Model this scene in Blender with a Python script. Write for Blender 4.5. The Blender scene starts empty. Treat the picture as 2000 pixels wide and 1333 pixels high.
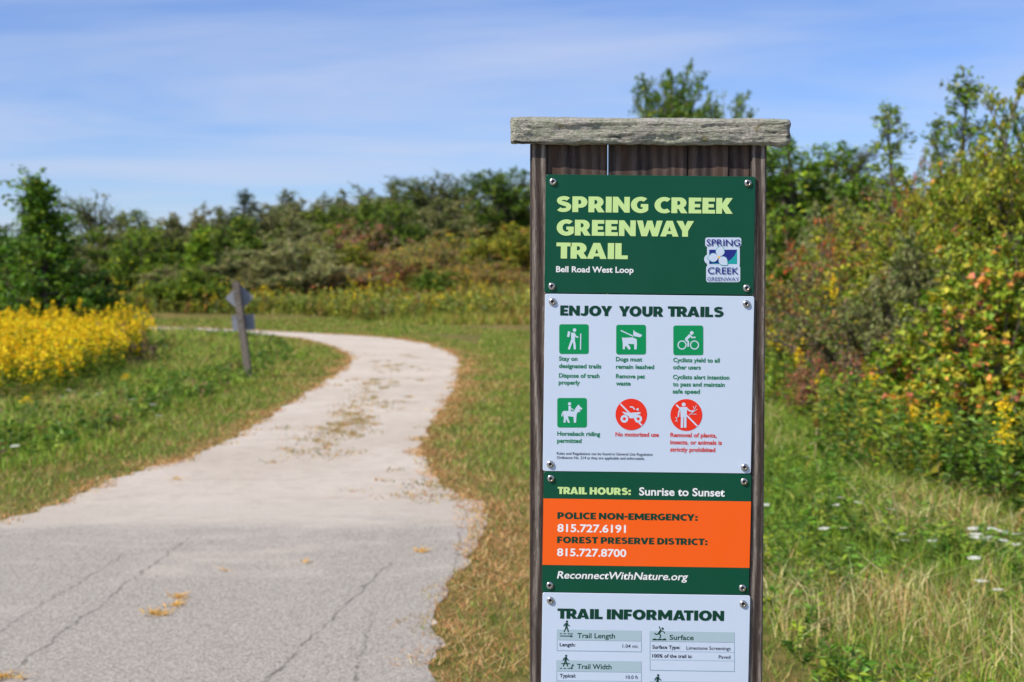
import bpy, math, random
import numpy as np
from mathutils import Vector, Matrix, noise
from mathutils.geometry import tessellate_polygon

# ------------------------------------------------------------------ camera
scene = bpy.context.scene
COL = scene.collection
FPX, CAMH, PITCH = 2778.0, 1.65, math.radians(2.6)      # focal length in photo pixels, eye height
SIGN_D = 2.66
cam_d = bpy.data.cameras.new('camera')
cam_d.sensor_width = 36.0
cam_d.lens = FPX / 2000 * 36.0
cam_d.clip_end = 5000
cam_d.dof.use_dof = True
cam_d.dof.focus_distance = SIGN_D
cam_d.dof.aperture_fstop = 6.3
cam = bpy.data.objects.new('camera', cam_d)
COL.objects.link(cam)
cam.location = (0, 0, CAMH)
cam.rotation_euler = (math.pi / 2 - PITCH, 0, 0)
scene.camera = cam

# ------------------------------------------------------------------ world, sun, exposure
SUN_EL, SUN_AZ = 46.0, 58.0          # azimuth: degrees to the left of straight behind the camera
el, az = math.radians(SUN_EL), math.radians(SUN_AZ)
sun_dir = Vector((-math.sin(az) * math.cos(el), -math.cos(az) * math.cos(el), math.sin(el)))   # towards the sun
world = bpy.data.worlds.new('World')
scene.world = world
world.use_nodes = True
nt = world.node_tree
nt.nodes.clear()
N = nt.nodes.new
out = N('ShaderNodeOutputWorld'); bg = N('ShaderNodeBackground')
sky = N('ShaderNodeTexSky'); sky.sky_type = 'NISHITA'; sky.sun_disc = False
sky.sun_elevation = el
sky.sun_rotation = math.atan2(sun_dir.x, sun_dir.y)
sky.altitude = 200; sky.air_density = 1.0; sky.dust_density = 0.15; sky.ozone_density = 4.0
tc = N('ShaderNodeTexCoord'); sep = N('ShaderNodeSeparateXYZ')
nt.links.new(tc.outputs['Generated'], sep.inputs[0])
def wm(op, a, b=None):
    n = N('ShaderNodeMath'); n.operation = op
    for i, v in enumerate((a, b)):
        if v is None: continue
        if isinstance(v, (int, float)): n.inputs[i].default_value = v
        else: nt.links.new(v, n.inputs[i])
    return n.outputs[0]
zz = wm('ADD', wm('MAXIMUM', sep.outputs[2], 0.0), 0.07)
cmb = N('ShaderNodeCombineXYZ')
nt.links.new(wm('DIVIDE', sep.outputs[0], zz), cmb.inputs[0])
nt.links.new(wm('DIVIDE', sep.outputs[1], zz), cmb.inputs[1])
mp = N('ShaderNodeMapping'); mp.inputs['Scale'].default_value = (0.42, 0.62, 1); mp.inputs['Rotation'].default_value = (0, 0, 0.35)
mp.inputs['Location'].default_value = (1.3, 0.2, 0)
nt.links.new(cmb.outputs[0], mp.inputs[0])
nz = N('ShaderNodeTexNoise'); nz.inputs['Scale'].default_value = 1.0; nz.inputs['Detail'].default_value = 6
nz.inputs['Roughness'].default_value = 0.52; nz.inputs['Distortion'].default_value = 0.35
nt.links.new(mp.outputs[0], nz.inputs['Vector'])
cr = N('ShaderNodeValToRGB'); cr.color_ramp.elements[0].position = 0.39; cr.color_ramp.elements[1].position = 0.70
nt.links.new(nz.outputs[0], cr.inputs[0])
tint = N('ShaderNodeMix'); tint.data_type = 'RGBA'; tint.blend_type = 'MULTIPLY'; tint.inputs[0].default_value = 1
tint.inputs[7].default_value = (0.77, 0.85, 1.16, 1)
nt.links.new(sky.outputs[0], tint.inputs[6])
mixc = N('ShaderNodeMix'); mixc.data_type = 'RGBA'
nt.links.new(wm('MULTIPLY', cr.outputs[0], 0.8), mixc.inputs[0])
nt.links.new(tint.outputs[2], mixc.inputs[6])
mixc.inputs[7].default_value = (4.9, 5.5, 7.0, 1)
nt.links.new(mixc.outputs[2], bg.inputs[0])
bg.inputs[1].default_value = 0.112
nt.links.new(bg.outputs[0], out.inputs[0])

sun_l = bpy.data.lights.new('sun', 'SUN')
sun_l.energy = 5.0; sun_l.angle = math.radians(0.53); sun_l.color = (1.0, 0.91, 0.79)
sun = bpy.data.objects.new('sun', sun_l); COL.objects.link(sun)
sun.rotation_euler = sun_dir.to_track_quat('Z', 'Y').to_euler()

vs = scene.view_settings
vs.view_transform = 'Standard'; vs.look = 'None'; vs.exposure = 0.15; vs.gamma = 1.0; vs.use_curve_mapping = False
scene.cycles.use_denoising = True
scene.cycles.max_bounces = 6
scene.cycles.transparent_max_bounces = 4

# ------------------------------------------------------------------ helpers
rng = np.random.default_rng(7)
random.seed(7)

def lin(r, g, b):
    f = lambda v: (v / 255 / 12.92) if v <= 10 else ((v / 255 + 0.055) / 1.055) ** 2.4
    return (f(r), f(g), f(b))

def tag(o, label=None, cat=None, group=None, kind=None):
    if label: o['label'] = label
    if cat: o['category'] = cat
    if group: o['group'] = group
    if kind: o['kind'] = kind
    return o

def link(name, me, parent=None, loc=(0, 0, 0)):
    o = bpy.data.objects.new(name, me)
    COL.objects.link(o)
    o.location = loc
    o.parent = parent
    return o

def empty(name, loc=(0, 0, 0), rz=0.0):
    o = bpy.data.objects.new(name, None)
    COL.objects.link(o); o.location = loc; o.rotation_euler = (0, 0, rz); o.empty_display_size = 0.1
    return o

def np_mesh(name, V, F, mat=None, col=None, smooth=False):
    V = np.asarray(V, np.float32); F = np.asarray(F, np.int32)
    me = bpy.data.meshes.new(name)
    k = F.shape[1]; m = len(F)
    me.vertices.add(len(V)); me.vertices.foreach_set('co', V.ravel())
    me.loops.add(m * k); me.loops.foreach_set('vertex_index', F.ravel())
    me.polygons.add(m)
    me.polygons.foreach_set('loop_start', np.arange(0, m * k, k, dtype=np.int32))
    me.polygons.foreach_set('loop_total', np.full(m, k, np.int32))
    me.polygons.foreach_set('use_smooth', np.full(m, smooth))
    if col is not None:
        a = me.attributes.new('leafcol', 'FLOAT_COLOR', 'FACE')
        c4 = np.ones((m, 4), np.float32); c4[:, :3] = col
        a.data.foreach_set('color', c4.ravel())
    me.update()
    if mat: me.materials.append(mat)
    return me

def py_mesh(name, V, F, mats=(), midx=None, smooth=False):
    me = bpy.data.meshes.new(name)
    me.from_pydata([tuple(v) for v in V], [], F)
    for m in mats: me.materials.append(m)
    if midx:
        for p, i in zip(me.polygons, midx): p.material_index = i
    if smooth:
        for p in me.polygons: p.use_smooth = True
    me.update()
    return me

CAMROT = cam.rotation_euler.to_matrix()
def ray(px, py):
    return CAMROT @ Vector(((px - 1000) / FPX, (666.5 - py) / FPX, -1))
def G(px, py):                       # photo pixel -> flat ground
    d = ray(px, py); t = -CAMH / d.z
    return d.x * t, d.y * t
def on_plane(px, py, D):             # photo pixel -> upright plane at depth D
    d = ray(px, py); t = D / d.y
    return d.x * t, CAMH + d.z * t
def zpix(py, D):
    return on_plane(1000, py, D)[1]

# ------------------------------------------------------------------ materials
class Mat:
    def __init__(s, name, rough=0.6, spec=0.3):
        s.m = bpy.data.materials.new(name); s.m.use_nodes = True
        s.nt = s.m.node_tree; s.b = s.nt.nodes['Principled BSDF']
        s.b.inputs['Roughness'].default_value = rough
        s.b.inputs['Specular IOR Level'].default_value = spec
    def n(s, t, **k):
        x = s.nt.nodes.new(t)
        for a, v in k.items(): setattr(x, a, v)
        return x
    def l(s, a, b): s.nt.links.new(a, b)
    def coord(s, scale=(1, 1, 1), rot=(0, 0, 0)):
        t = s.n('ShaderNodeTexCoord'); m = s.n('ShaderNodeMapping')
        m.inputs['Scale'].default_value = scale; m.inputs['Rotation'].default_value = rot
        s.l(t.outputs['Object'], m.inputs[0]); return m.outputs[0]
    def noise(s, vec, scale, detail=4, rough=0.55, dist=0.0):
        x = s.n('ShaderNodeTexNoise'); s.l(vec, x.inputs['Vector'])
        x.inputs['Scale'].default_value = scale; x.inputs['Detail'].default_value = detail
        x.inputs['Roughness'].default_value = rough; x.inputs['Distortion'].default_value = dist
        return x.outputs[0]
    def ramp(s, fac, *stops):
        x = s.n('ShaderNodeValToRGB'); s.l(fac, x.inputs[0]); e = x.color_ramp.elements
        while len(e) < len(stops): e.new(0.5)
        for k, (p, c) in zip(e, stops):
            k.position = p; k.color = (*c, 1) if not isinstance(c, (int, float)) else (c, c, c, 1)
        return x.outputs[0]
    def mix(s, f, a, b, mode='MIX'):
        x = s.n('ShaderNodeMix', data_type='RGBA', blend_type=mode)
        for i, v in ((0, f), (6, a), (7, b)):
            if isinstance(v, (int, float)): x.inputs[i].default_value = v
            elif isinstance(v, tuple): x.inputs[i].default_value = (*v, 1)
            else: s.l(v, x.inputs[i])
        return x.outputs[2]
    def math(s, op, a, b=0.0, c=None):
        x = s.n('ShaderNodeMath', operation=op)
        for i, v in enumerate((a, b, c)):
            if v is None: continue
            if isinstance(v, (int, float)): x.inputs[i].default_value = v
            else: s.l(v, x.inputs[i])
        return x.outputs[0]
    def color(s, v):
        if isinstance(v, tuple): s.b.inputs['Base Color'].default_value = (*v, 1)
        else: s.l(v, s.b.inputs['Base Color'])
    def bump(s, h, strength, dist):
        x = s.n('ShaderNodeBump'); x.inputs['Strength'].default_value = strength; x.inputs['Distance'].default_value = dist
        s.l(h, x.inputs['Height']); s.l(x.outputs[0], s.b.inputs['Normal'])

def leaf_material(name, trans=0.24, rough=0.5, spec=0.35):
    m = Mat(name, rough, spec)
    a = m.n('ShaderNodeAttribute', attribute_name='leafcol')
    oi = m.n('ShaderNodeObjectInfo')
    c = m.mix(1.0, a.outputs['Color'], oi.outputs['Color'], 'MULTIPLY')
    m.color(c)
    t = m.n('ShaderNodeBsdfTranslucent'); m.l(m.mix(1.0, c, (1.25, 1.2, 0.7), 'MULTIPLY'), t.inputs[0])
    mx = m.n('ShaderNodeMixShader'); mx.inputs[0].default_value = trans
    o = m.nt.nodes['Material Output']
    m.l(m.b.outputs[0], mx.inputs[1]); m.l(t.outputs[0], mx.inputs[2]); m.l(mx.outputs[0], o.inputs[0])
    return m.m
LEAF = leaf_material('leaf')
GRASS = leaf_material('grass_blade', 0.3, 0.55, 0.3)
PETAL = leaf_material('petal', 0.25, 0.7, 0.1)

def bark_mat():
    m = Mat('bark', 0.9, 0.1); v = m.coord((1, 1, 0.25))
    m.color(m.ramp(m.noise(v, 30), (0.3, lin(70, 62, 54)), (0.7, lin(120, 110, 98)))); return m.m
BARK = bark_mat()

def ground_mat():
    m = Mat('soil_and_thatch', 0.95, 0.05); v = m.coord()
    a = m.noise(v, 0.35, 5); b = m.noise(v, 9, 4); c = m.noise(v, 60, 3, 0.7)
    base = m.mix(m.ramp(a, (0.38, 0.0), (0.62, 1.0)), lin(112, 114, 58), lin(150, 130, 82))
    base = m.mix(m.ramp(b, (0.4, 0.0), (0.65, 1.0)), base, lin(86, 96, 44))
    base = m.mix(m.math('MULTIPLY', c, 0.5), base, lin(84, 70, 48))
    m.color(base); m.bump(c, 0.6, 0.03); return m.m
GROUND = ground_mat()

def gravel_color(m):
    v = m.coord()
    big = m.noise(v, 0.55, 5, 0.6, 0.4); mid = m.noise(v, 5, 5, 0.65); fine = m.noise(v, 90, 3, 0.75)
    c = m.mix(m.ramp(big, (0.35, 0.0), (0.65, 1.0)), lin(192, 182, 168), lin(207, 198, 185))
    c = m.mix(m.ramp(mid, (0.48, 0.0), (0.72, 0.55)), c, lin(172, 160, 146))
    c = m.mix(m.ramp(fine, (0.5, 0.0), (0.75, 0.5)), c, lin(150, 142, 134))
    return c
def gravel_mat():
    m = Mat('limestone_screenings', 0.95, 0.1); v = m.coord()
    mid = m.noise(v, 5, 5, 0.65); fine = m.noise(v, 90, 3, 0.75)
    m.color(gravel_color(m)); m.bump(m.math('ADD', fine, m.math('MULTIPLY', mid, 2.0)), 0.7, 0.02); return m.m
GRAVEL = gravel_mat()

def asphalt_mat():
    m = Mat('worn_asphalt', 0.92, 0.15); v = m.coord()
    sp = m.n('ShaderNodeSeparateXYZ'); m.l(v, sp.inputs[0])
    big = m.noise(v, 0.9, 5, 0.6, 0.6); mid = m.noise(m.coord((1.0, 2.2, 1)), 1.6, 6, 0.65, 0.5); fine = m.noise(v, 115, 3, 0.85); agg = m.noise(v, 48, 4, 0.8)
    c = m.mix(m.ramp(fine, (0.35, 0.0), (0.65, 1.0)), lin(104, 100, 94), lin(198, 192, 181))
    c = m.mix(m.ramp(agg, (0.34, 0.75), (0.46, 0.0)), c, lin(92, 89, 86))
    # limestone dust tracked onto the paving: more of it near the gravel end
    d = m.math('ADD', m.math('MULTIPLY_ADD', m.noise(m.coord((1.0, 1.6, 1)), 0.75, 5, 0.6, 0.8), 0.65, m.math('MULTIPLY', mid, 0.35)), m.math('MULTIPLY', m.math('SUBTRACT', sp.outputs[1], 9.0), 0.05))
    d = m.math('ADD', d, m.math('MULTIPLY', m.math('MAXIMUM', m.math('SUBTRACT', sp.outputs[1], 9.2), 0.0), 0.35))
    c = m.mix(m.ramp(d, (0.46, 0.0), (0.66, 0.62)), c, gravel_color(m))
    # cracks: wandering dark lines
    w1 = m.math('MULTIPLY', m.math('SUBTRACT', m.noise(v, 3.5, 7, 0.8), 0.5), 0.55)
    cracks = None
    for (x0, y0), (x1, y1), wd in (((20, 1315), (345, 1070), 0.006), ((530, 1325), (740, 1120), 0.006), ((690, 1330), (728, 1215), 0.005), ((0, 1235), (210, 1105), 0.004), ((865, 1240), (905, 1010), 0.004)):
        (a0, b0), (a1, b1) = G(x0, y0), G(x1, y1)
        k = (a1 - a0) / (b1 - b0)
        e = m.math('ABSOLUTE', m.math('ADD', m.math('SUBTRACT', sp.outputs[0], m.math('MULTIPLY_ADD', sp.outputs[1], k, a0 - k * b0)), m.math('MULTIPLY', w1, 0.35)))
        e = m.math('MULTIPLY', m.math('LESS_THAN', e, wd), m.math('LESS_THAN', sp.outputs[1], max(b0, b1) + 0.3))
        cracks = e if cracks is None else m.math('MAXIMUM', cracks, e)
    brk = m.ramp(m.noise(v, 11, 3), (0.36, 0.15), (0.52, 1.0))
    c = m.mix(m.math('MULTIPLY', m.math('MULTIPLY', cracks, brk), 0.6), c, lin(62, 58, 55))
    m.color(c)
    m.bump(m.math('SUBTRACT', m.math('ADD', fine, agg), m.math('MULTIPLY', cracks, 1.5)), 0.6, 0.006); return m.m
ASPHALT = asphalt_mat()

def wood_mat(name, c0, c1, c2, streak=1.0, warm=None):
    m = Mat(name, 0.88, 0.12)
    v = m.coord((1, 1, 0.035)); v2 = m.coord((1, 1, 0.12))
    warp = m.noise(m.coord((1, 1, 0.3)), 14, 2)
    g = m.noise(m.coord((1, 1, 0.06)), 260, 6, 0.8, 1.2); wv = m.n('ShaderNodeTexWave', wave_type='BANDS', bands_direction='X')
    m.l(v2, wv.inputs[0]); wv.inputs['Scale'].default_value = 16; wv.inputs['Distortion'].default_value = 9
    wv.inputs['Detail'].default_value = 3; wv.inputs['Detail Scale'].default_value = 0.6
    f = m.math('ADD', m.math('MULTIPLY', g, 0.75), m.math('MULTIPLY', wv.outputs[1], 0.25))
    c = m.ramp(f, (0.30, c0), (0.52, c1), (0.72, c2))
    blot = m.noise(m.coord((1, 1, 0.4)), 9, 4)
    c = m.mix(m.ramp(blot, (0.5, 0.0), (0.7, 0.8)), c, c0)
    if warm: c = m.mix(m.ramp(m.noise(m.coord((1, 1, 0.25)), 22, 3), (0.46, 0.0), (0.62, 0.6)), c, warm)
    m.color(c); m.bump(f, 0.8, 0.002 * streak); return m.m
WOOD_POST = wood_mat('weathered_post_wood', lin(48, 41, 38), lin(92, 82, 76), lin(166, 156, 146), 1.0)
WOOD_PLANK = wood_mat('weathered_plank_wood', lin(48, 41, 39), lin(82, 72, 68), lin(118, 106, 98), 0.6, lin(104, 82, 68))
WOOD_FAR = wood_mat('grey_post_wood', lin(80, 74, 70), lin(120, 112, 104), lin(150, 142, 134), 0.6)

def cap_mat():
    m = Mat('lichen_covered_wood', 0.95, 0.05)
    v = m.coord((0.14, 1, 1)); o = m.coord()
    g = m.noise(v, 130, 6, 0.75, 0.8); bl = m.noise(o, 28, 5, 0.65); sp = m.noise(o, 130, 4, 0.7); sh = m.noise(m.coord((0.07, 1, 1)), 75, 5, 0.7, 0.4)
    c = m.ramp(g, (0.26, lin(104, 100, 92)), (0.42, lin(192, 188, 176)), (0.66, lin(228, 224, 212)))
    c = m.mix(m.ramp(m.math('MULTIPLY', bl, sp), (0.2, 0.0), (0.3, 0.75)), c, lin(176, 184, 160))
    c = m.mix(m.ramp(sh, (0.36, 0.9), (0.43, 0.0)), c, lin(44, 40, 36))
    fi = m.noise(m.coord((0.3, 1, 1)), 330, 4, 0.8); c = m.mix(m.ramp(fi, (0.34, 0.75), (0.46, 0.0)), c, lin(74, 70, 62))
    yl = m.noise(m.coord((1, 1, 1.0)), 16, 3)
    c = m.mix(m.ramp(yl, (0.70, 0.0), (0.75, 0.8)), c, lin(150, 138, 60))
    m.color(c); m.bump(m.math('ADD', g, m.math('MULTIPLY_ADD', sh, 1.2, m.math('MULTIPLY', sp, 0.8))), 1.0, 0.012); return m.m
CAPM = cap_mat()

def paint(name, c, rough=0.36, spec=0.3, dirt=0.10):
    m = Mat(name, rough, spec); v = m.coord()
    n = m.noise(v, 7, 5, 0.6)
    m.color(m.mix(m.ramp(n, (0.4, 0.0), (0.8, dirt)), c, tuple(x * 0.82 + 0.03 for x in c)))
    r = m.ramp(m.noise(m.coord((1, 1, 0.25)), 16, 6, 0.65), (0.3, rough - 0.1), (0.7, rough + 0.14)); m.l(r, m.b.inputs['Roughness'])
    m.bump(m.noise(v, 5, 2), 0.05, 0.01)
    return m.m
DKGREEN = paint('dark_green_print', lin(2, 76, 54))
WHITE = paint('white_print', (0.56, 0.67, 0.82), dirt=0.2)
ORANGE = paint('orange_print', (0.92, 0.12, 0.008))
LTGREEN = paint('pale_green_print', lin(196, 228, 150))
PWHITE = paint('white_letter_print', (0.82, 0.84, 0.86))
ICON = paint('bright_green_print', lin(0, 142, 84))
RED = paint('red_print', (0.80, 0.032, 0.012))
TXGREEN = paint('green_letter_print', lin(0, 122, 74))
TXRED = paint('red_letter_print', (0.66, 0.035, 0.015))
HEADG = paint('deep_green_letter_print', lin(4, 62, 46))
GREYTX = paint('dark_grey_letter_print', lin(52, 56, 66))
NAVY = paint('navy_print', lin(34, 44, 130))
TEAL = paint('teal_print', lin(28, 160, 160))
BOXBL = paint('pale_blue_grey_print', lin(168, 192, 204))
GOLDP = paint('gold_print', lin(230, 190, 90))
def metal_mat(name, c, r):
    m = Mat(name, r, 0.5); m.color(m.ramp(m.noise(m.coord(), 90, 3), (0.3, tuple(x * .8 for x in c)), (0.7, c))); m.b.inputs['Metallic'].default_value = 1.0; return m.m
STEEL = metal_mat('stainless_steel', (0.62, 0.60, 0.57), 0.28)
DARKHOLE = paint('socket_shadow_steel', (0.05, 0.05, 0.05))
def alu():
    m = Mat('dull_aluminium', 0.55, 0.4); m.b.inputs['Metallic'].default_value = 0.6
    m.color(m.ramp(m.noise(m.coord(), 6, 4), (0.35, lin(128, 131, 138)), (0.7, lin(152, 156, 164)))); return m.m
ALU = alu()

# ------------------------------------------------------------------ terrain
def smooth(a, b, x):
    t = np.clip((x - a) / (b - a), 0, 1); return t * t * (3 - 2 * t)
def height(x, y):
    x = np.asarray(x, float); y = np.asarray(y, float)
    A = np.interp(x, [-60, -27, -19, -10, 0, 15, 60], [2.0, 2.2, 2.6, 3.7, 4.7, 5.0, 5.0])
    hill = A * smooth(42, 84, y) * (1 - 0.8 * smooth(120, 500, y))
    wob = 0.22 * np.sin(x * 0.31 + 1.7) * np.sin(y * 0.27 + x * 0.11) * smooth(46, 60, y) * (1 - smooth(200, 400, y))
    bank = 0.75 * smooth(3.0, 8.0, x) * smooth(2, 9, y)
    return hill + wob + bank
def axis(lo, hi, step, far_lo, far_hi):
    a = np.arange(lo, hi + step / 2, step)
    g = np.geomspace(1, 1 + (far_hi - hi), 22) - 1
    g2 = np.geomspace(1, 1 + (lo - far_lo), 22) - 1
    return np.unique(np.concatenate([lo - g2, a, hi + g]).round(3))
gx = axis(-36, 36, 0.6, -1500, 1500); gy = axis(0, 96, 0.6, -400, 2500)
XX, YY = np.meshgrid(gx, gy)
ZZ = height(XX, YY)
V = np.stack([XX, YY, ZZ], -1).reshape(-1, 3)
nx, ny = len(gx), len(gy)
i, j = np.meshgrid(np.arange(nx - 1), np.arange(ny - 1))
a = (j * nx + i).ravel()
F = np.stack([a, a + 1, a + 1 + nx, a + nx], 1)
tag(link('ground', np_mesh('ground', V, F, GROUND, smooth=True)), kind='structure')

# trail edges from the photograph (pixels on flat ground), plus the part this side of the frame
def spline(P, n):
    P = np.array(P, float); Q = np.vstack([2 * P[0] - P[1], P, 2 * P[-1] - P[-2]]); o = []
    for k in range(1, len(Q) - 2):
        t = np.linspace(0, 1, n, endpoint=False)[:, None]
        p0, p1, p2, p3 = Q[k - 1], Q[k], Q[k + 1], Q[k + 2]
        o.append(0.5 * (2 * p1 + (p2 - p0) * t + (2 * p0 - 5 * p1 + 4 * p2 - p3) * t * t + (3 * p1 - p0 - 3 * p2 + p3) * t ** 3))
    o.append(P[-1:]); return np.vstack(o)
LPX = [(0, 1018), (250, 925), (430, 868), (600, 768), (668, 722), (684, 698), (640, 675), (540, 657), (300, 650.5), (60, 650), (-300, 650), (-1500, 650)]
RPX = [(925, 1000), (848, 925), (826, 862), (880, 770), (897, 722), (885, 692), (800, 666), (660, 654), (420, 644), (120, 641), (-300, 640), (-1500, 638)]
LP = [(-9.5, -4), (-7.2, 2), (-5.2, 6)] + [G(*p) for p in LPX]
RP = [(0.1, -4), (-0.05, 2), (-0.35, 6)] + [G(*p) for p in RPX]
LE, RE = spline(LP, 40), spline(RP, 40)
def wobble(E, amp, seed):
    o = E.copy()
    for k in range(len(E)):
        o[k, 0] += amp * noise.fractal(Vector((E[k, 0] * 2.6, E[k, 1] * 2.6, seed)), 0.6, 2.1, 5)
    return o
LE, RE = wobble(LE, 0.085, 3.1), wobble(RE, 0.085, 9.7)
def strip(name, L, R, mat, dz, cross=10):
    t = np.linspace(0, 1, cross)[None, :, None]
    P = L[:, None, :] * (1 - t) + R[:, None, :] * t
    n = len(L)
    z = height(P[..., 0], P[..., 1]) + dz
    V = np.concatenate([P, z[..., None]], -1).reshape(-1, 3)
    i, j = np.meshgrid(np.arange(cross - 1), np.arange(n - 1)); a = (j * cross + i).ravel()
    return np_mesh(name, V, np.stack([a, a + 1, a + 1 + cross, a + cross], 1), mat, smooth=True)
tag(link('gravel_trail', strip('gravel_trail', LE, RE, GRAVEL, 0.0015)), kind='structure')
# asphalt apron: the near end of the same trail, 4 mm above the gravel, with a ragged far edge and right edge
ka = int(np.argmin(np.abs(LE[:, 1] - G(100, 985)[1]))); kb = int(np.argmin(np.abs(RE[:, 1] - G(920, 978)[1])))
ua = np.linspace(0, 1, 90)
def resample(E, k):
    s = np.linspace(0, k, 90); q = np.arange(len(E)); return np.stack([np.interp(s, q, E[:, 0]), np.interp(s, q, E[:, 1])], 1)
AL, AR = resample(LE, ka), resample(RE, kb)
AR[:, 0] += 0.10 * smooth(7.2, 9.4, AR[:, 1])
t = np.linspace(0, 1, 40)
P = AL[:, None, :] * (1 - t[None, :, None]) + AR[:, None, :] * t[None, :, None]
for q in range(40):
    P[-1, q, 1] += 0.10 * noise.fractal(Vector((P[-1, q, 0] * 1.6, 5.5, 1)), 1.0, 2.0, 4)
zz_ = np.full(P.shape[:2] + (1,), 0.0); zz_[..., 0] = height(P[..., 0], P[..., 1]) + 0.004
i, j = np.meshgrid(np.arange(39), np.arange(89)); a = (j * 40 + i).ravel()
tag(link('asphalt_path', np_mesh('asphalt_path', np.concatenate([P, zz_], -1).reshape(-1, 3), np.stack([a, a + 1, a + 41, a + 40], 1), ASPHALT, smooth=True)), kind='structure')

POLY = np.vstack([LE, RE[::-1]])
EDGE = np.vstack([LE[::2], RE[::2]])
def in_trail(x, y):
    r = np.zeros(len(x), bool); x2, y2 = POLY[:, 0], POLY[:, 1]; x1, y1 = np.roll(x2, 1), np.roll(y2, 1)
    for k in range(len(POLY)):
        if y1[k] == y2[k]: continue
        c = ((y2[k] > y) != (y1[k] > y)) & (x < (x1[k] - x2[k]) * (y - y2[k]) / (y1[k] - y2[k]) + x2[k]); r ^= c
    return r
def edge_dist(x, y):
    d = np.full(len(x), 1e9)
    for s in range(0, len(x), 20000):
        e = slice(s, s + 20000)
        d[e] = np.sqrt(((x[e, None] - EDGE[None, :, 0]) ** 2 + (y[e, None] - EDGE[None, :, 1]) ** 2).min(1))
    return d

# ------------------------------------------------------------------ vegetation generators
def unit(v): return v / (np.linalg.norm(v, axis=-1, keepdims=True) + 1e-9)
def palette(pal, n, R, jit=0.18):
    c = np.array([p[0] for p in pal]); w = np.array([p[1] for p in pal], float); w /= w.sum()
    k = R.choice(len(pal), n, p=w)
    return c[k] * R.normal(1, jit, (n, 1)).clip(0.5, 1.6) * R.normal(1, 0.06, (n, 3))
def leaves(P, D, L, W, R, up=0.6):
    """one folded leaf (two triangles) at each P along D"""
    n = len(P)
    nrm = R.normal(0, 1, (n, 3)); nrm[:, 2] = np.abs(nrm[:, 2]) * 0.6 + up
    D = unit(D); S = unit(np.cross(D, nrm)); U = np.cross(S, D)
    L = L[:, None]; W = W[:, None]
    V = np.stack([P, P + D * L * 0.45 + S * W + U * L * 0.10, P + D * L - U * L * 0.12, P + D * L * 0.45 - S * W + U * L * 0.10], 1).reshape(-1, 3)
    F = np.arange(4 * n).reshape(-1, 4)
    return V, F
def tubes(P0, P1, R0, R1, k=5):
    n = len(P0); d = unit(P1 - P0); ref = np.where(np.abs(d[:, 2:]) < 0.9, [[0, 0, 1.0]], [[1.0, 0, 0]])
    u = unit(np.cross(d, ref)); v = np.cross(d, u)
    an = np.linspace(0, 2 * np.pi, k, endpoint=False)
    ring = u[:, None] * np.cos(an)[None, :, None] + v[:, None] * np.sin(an)[None, :, None]
    V = np.concatenate([P0[:, None] + ring * R0[:, None, None], P1[:, None] + ring * R1[:, None, None]], 1).reshape(-1, 3)
    b = (np.arange(n) * 2 * k)[:, None]; q = np.arange(k); q2 = (q + 1) % k
    F = np.stack([b + q, b + q2, b + k + q2, b + k + q], -1).reshape(-1, 4)
    return V, F
def bez(A, B, C, t):
    t = t[..., None]; return (1 - t) ** 2 * A + 2 * t * (1 - t) * B + t * t * C

def grow(name, A, B, C, rad, ntw, nlf, leaf, pal, R, twl, t0=0.25, aspect=0.3, up=0.6, jit=0.18, clumpy=0.5, lift=0.25):
    """branches = quadratic curves A,B,C (n,3); twigs along them; leaves along the twigs. -> foliage mesh, stem mesh"""
    n = len(A); m = 5
    ts = np.linspace(0, 1, m + 1)
    pts = np.stack([bez(A, B, C, np.full(n, q)) for q in ts], 1)
    r = rad[:, None] * (1 - 0.85 * ts)[None]
    sv, sf = tubes(pts[:, :-1].reshape(-1, 3), pts[:, 1:].reshape(-1, 3), r[:, :-1].ravel(), r[:, 1:].ravel())
    # twigs
    T = R.uniform(t0, 1.02, (n, ntw)); k = n * ntw
    An, Bn, Cn = (np.repeat(q, ntw, 0) for q in (A, B, C)); tt = T.ravel()
    o = bez(An, Bn, Cn, tt); tan = unit(bez(An, Bn, Cn, tt + 0.02) - o)
    td = unit(tan * 0.55 + R.normal(0, 0.75, (k, 3)) + [0, 0, lift])
    tl = twl * (1.15 - 0.55 * tt) * R.uniform(0.5, 1.25, k)
    e = o + td * tl[:, None]
    tv, tf = tubes(o, e, np.full(k, 0.004 + leaf * 0.03), np.full(k, 0.002), 3)
    # leaves
    keep = R.uniform(0, 1, k) < (1 - 0.35 * clumpy)
    o2, e2, td2, tl2 = o[keep], e[keep], td[keep], tl[keep]; k2 = len(o2)
    u = R.uniform(0.1, 1.08, (k2, nlf, 1))
    P = (o2[:, None] * (1 - u) + e2[:, None] * u + R.normal(0, 1, (k2, nlf, 3)) * tl2[:, None, None] * 0.10).reshape(-1, 3)
    D = (td2[:, None] * 0.5 + R.normal(0, 0.8, (k2, nlf, 3)) + [0, 0, -0.1]).reshape(-1, 3)
    nl = len(P); L = leaf * R.uniform(0.6, 1.3, nl)
    ct = np.repeat(palette(pal, k2, R, jit), nlf, 0); cl = palette(pal, nl, R, jit)
    col = np.where(R.uniform(0, 1, (nl, 1)) < 0.6, ct, cl) * R.normal(1, 0.12, (nl, 1)).clip(0.6, 1.5)
    lv, lf = leaves(P, D, L, L * aspect, R, up)
    fol = np_mesh(name + '_foliage', lv, lf, LEAF, col.clip(0.005, 0.9))
    st = np_mesh(name + '_stems', np.vstack([sv, tv]), np.vstack([sf[:, :4], np.hstack([tf + len(sv)])]), BARK)
    return fol, st

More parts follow.
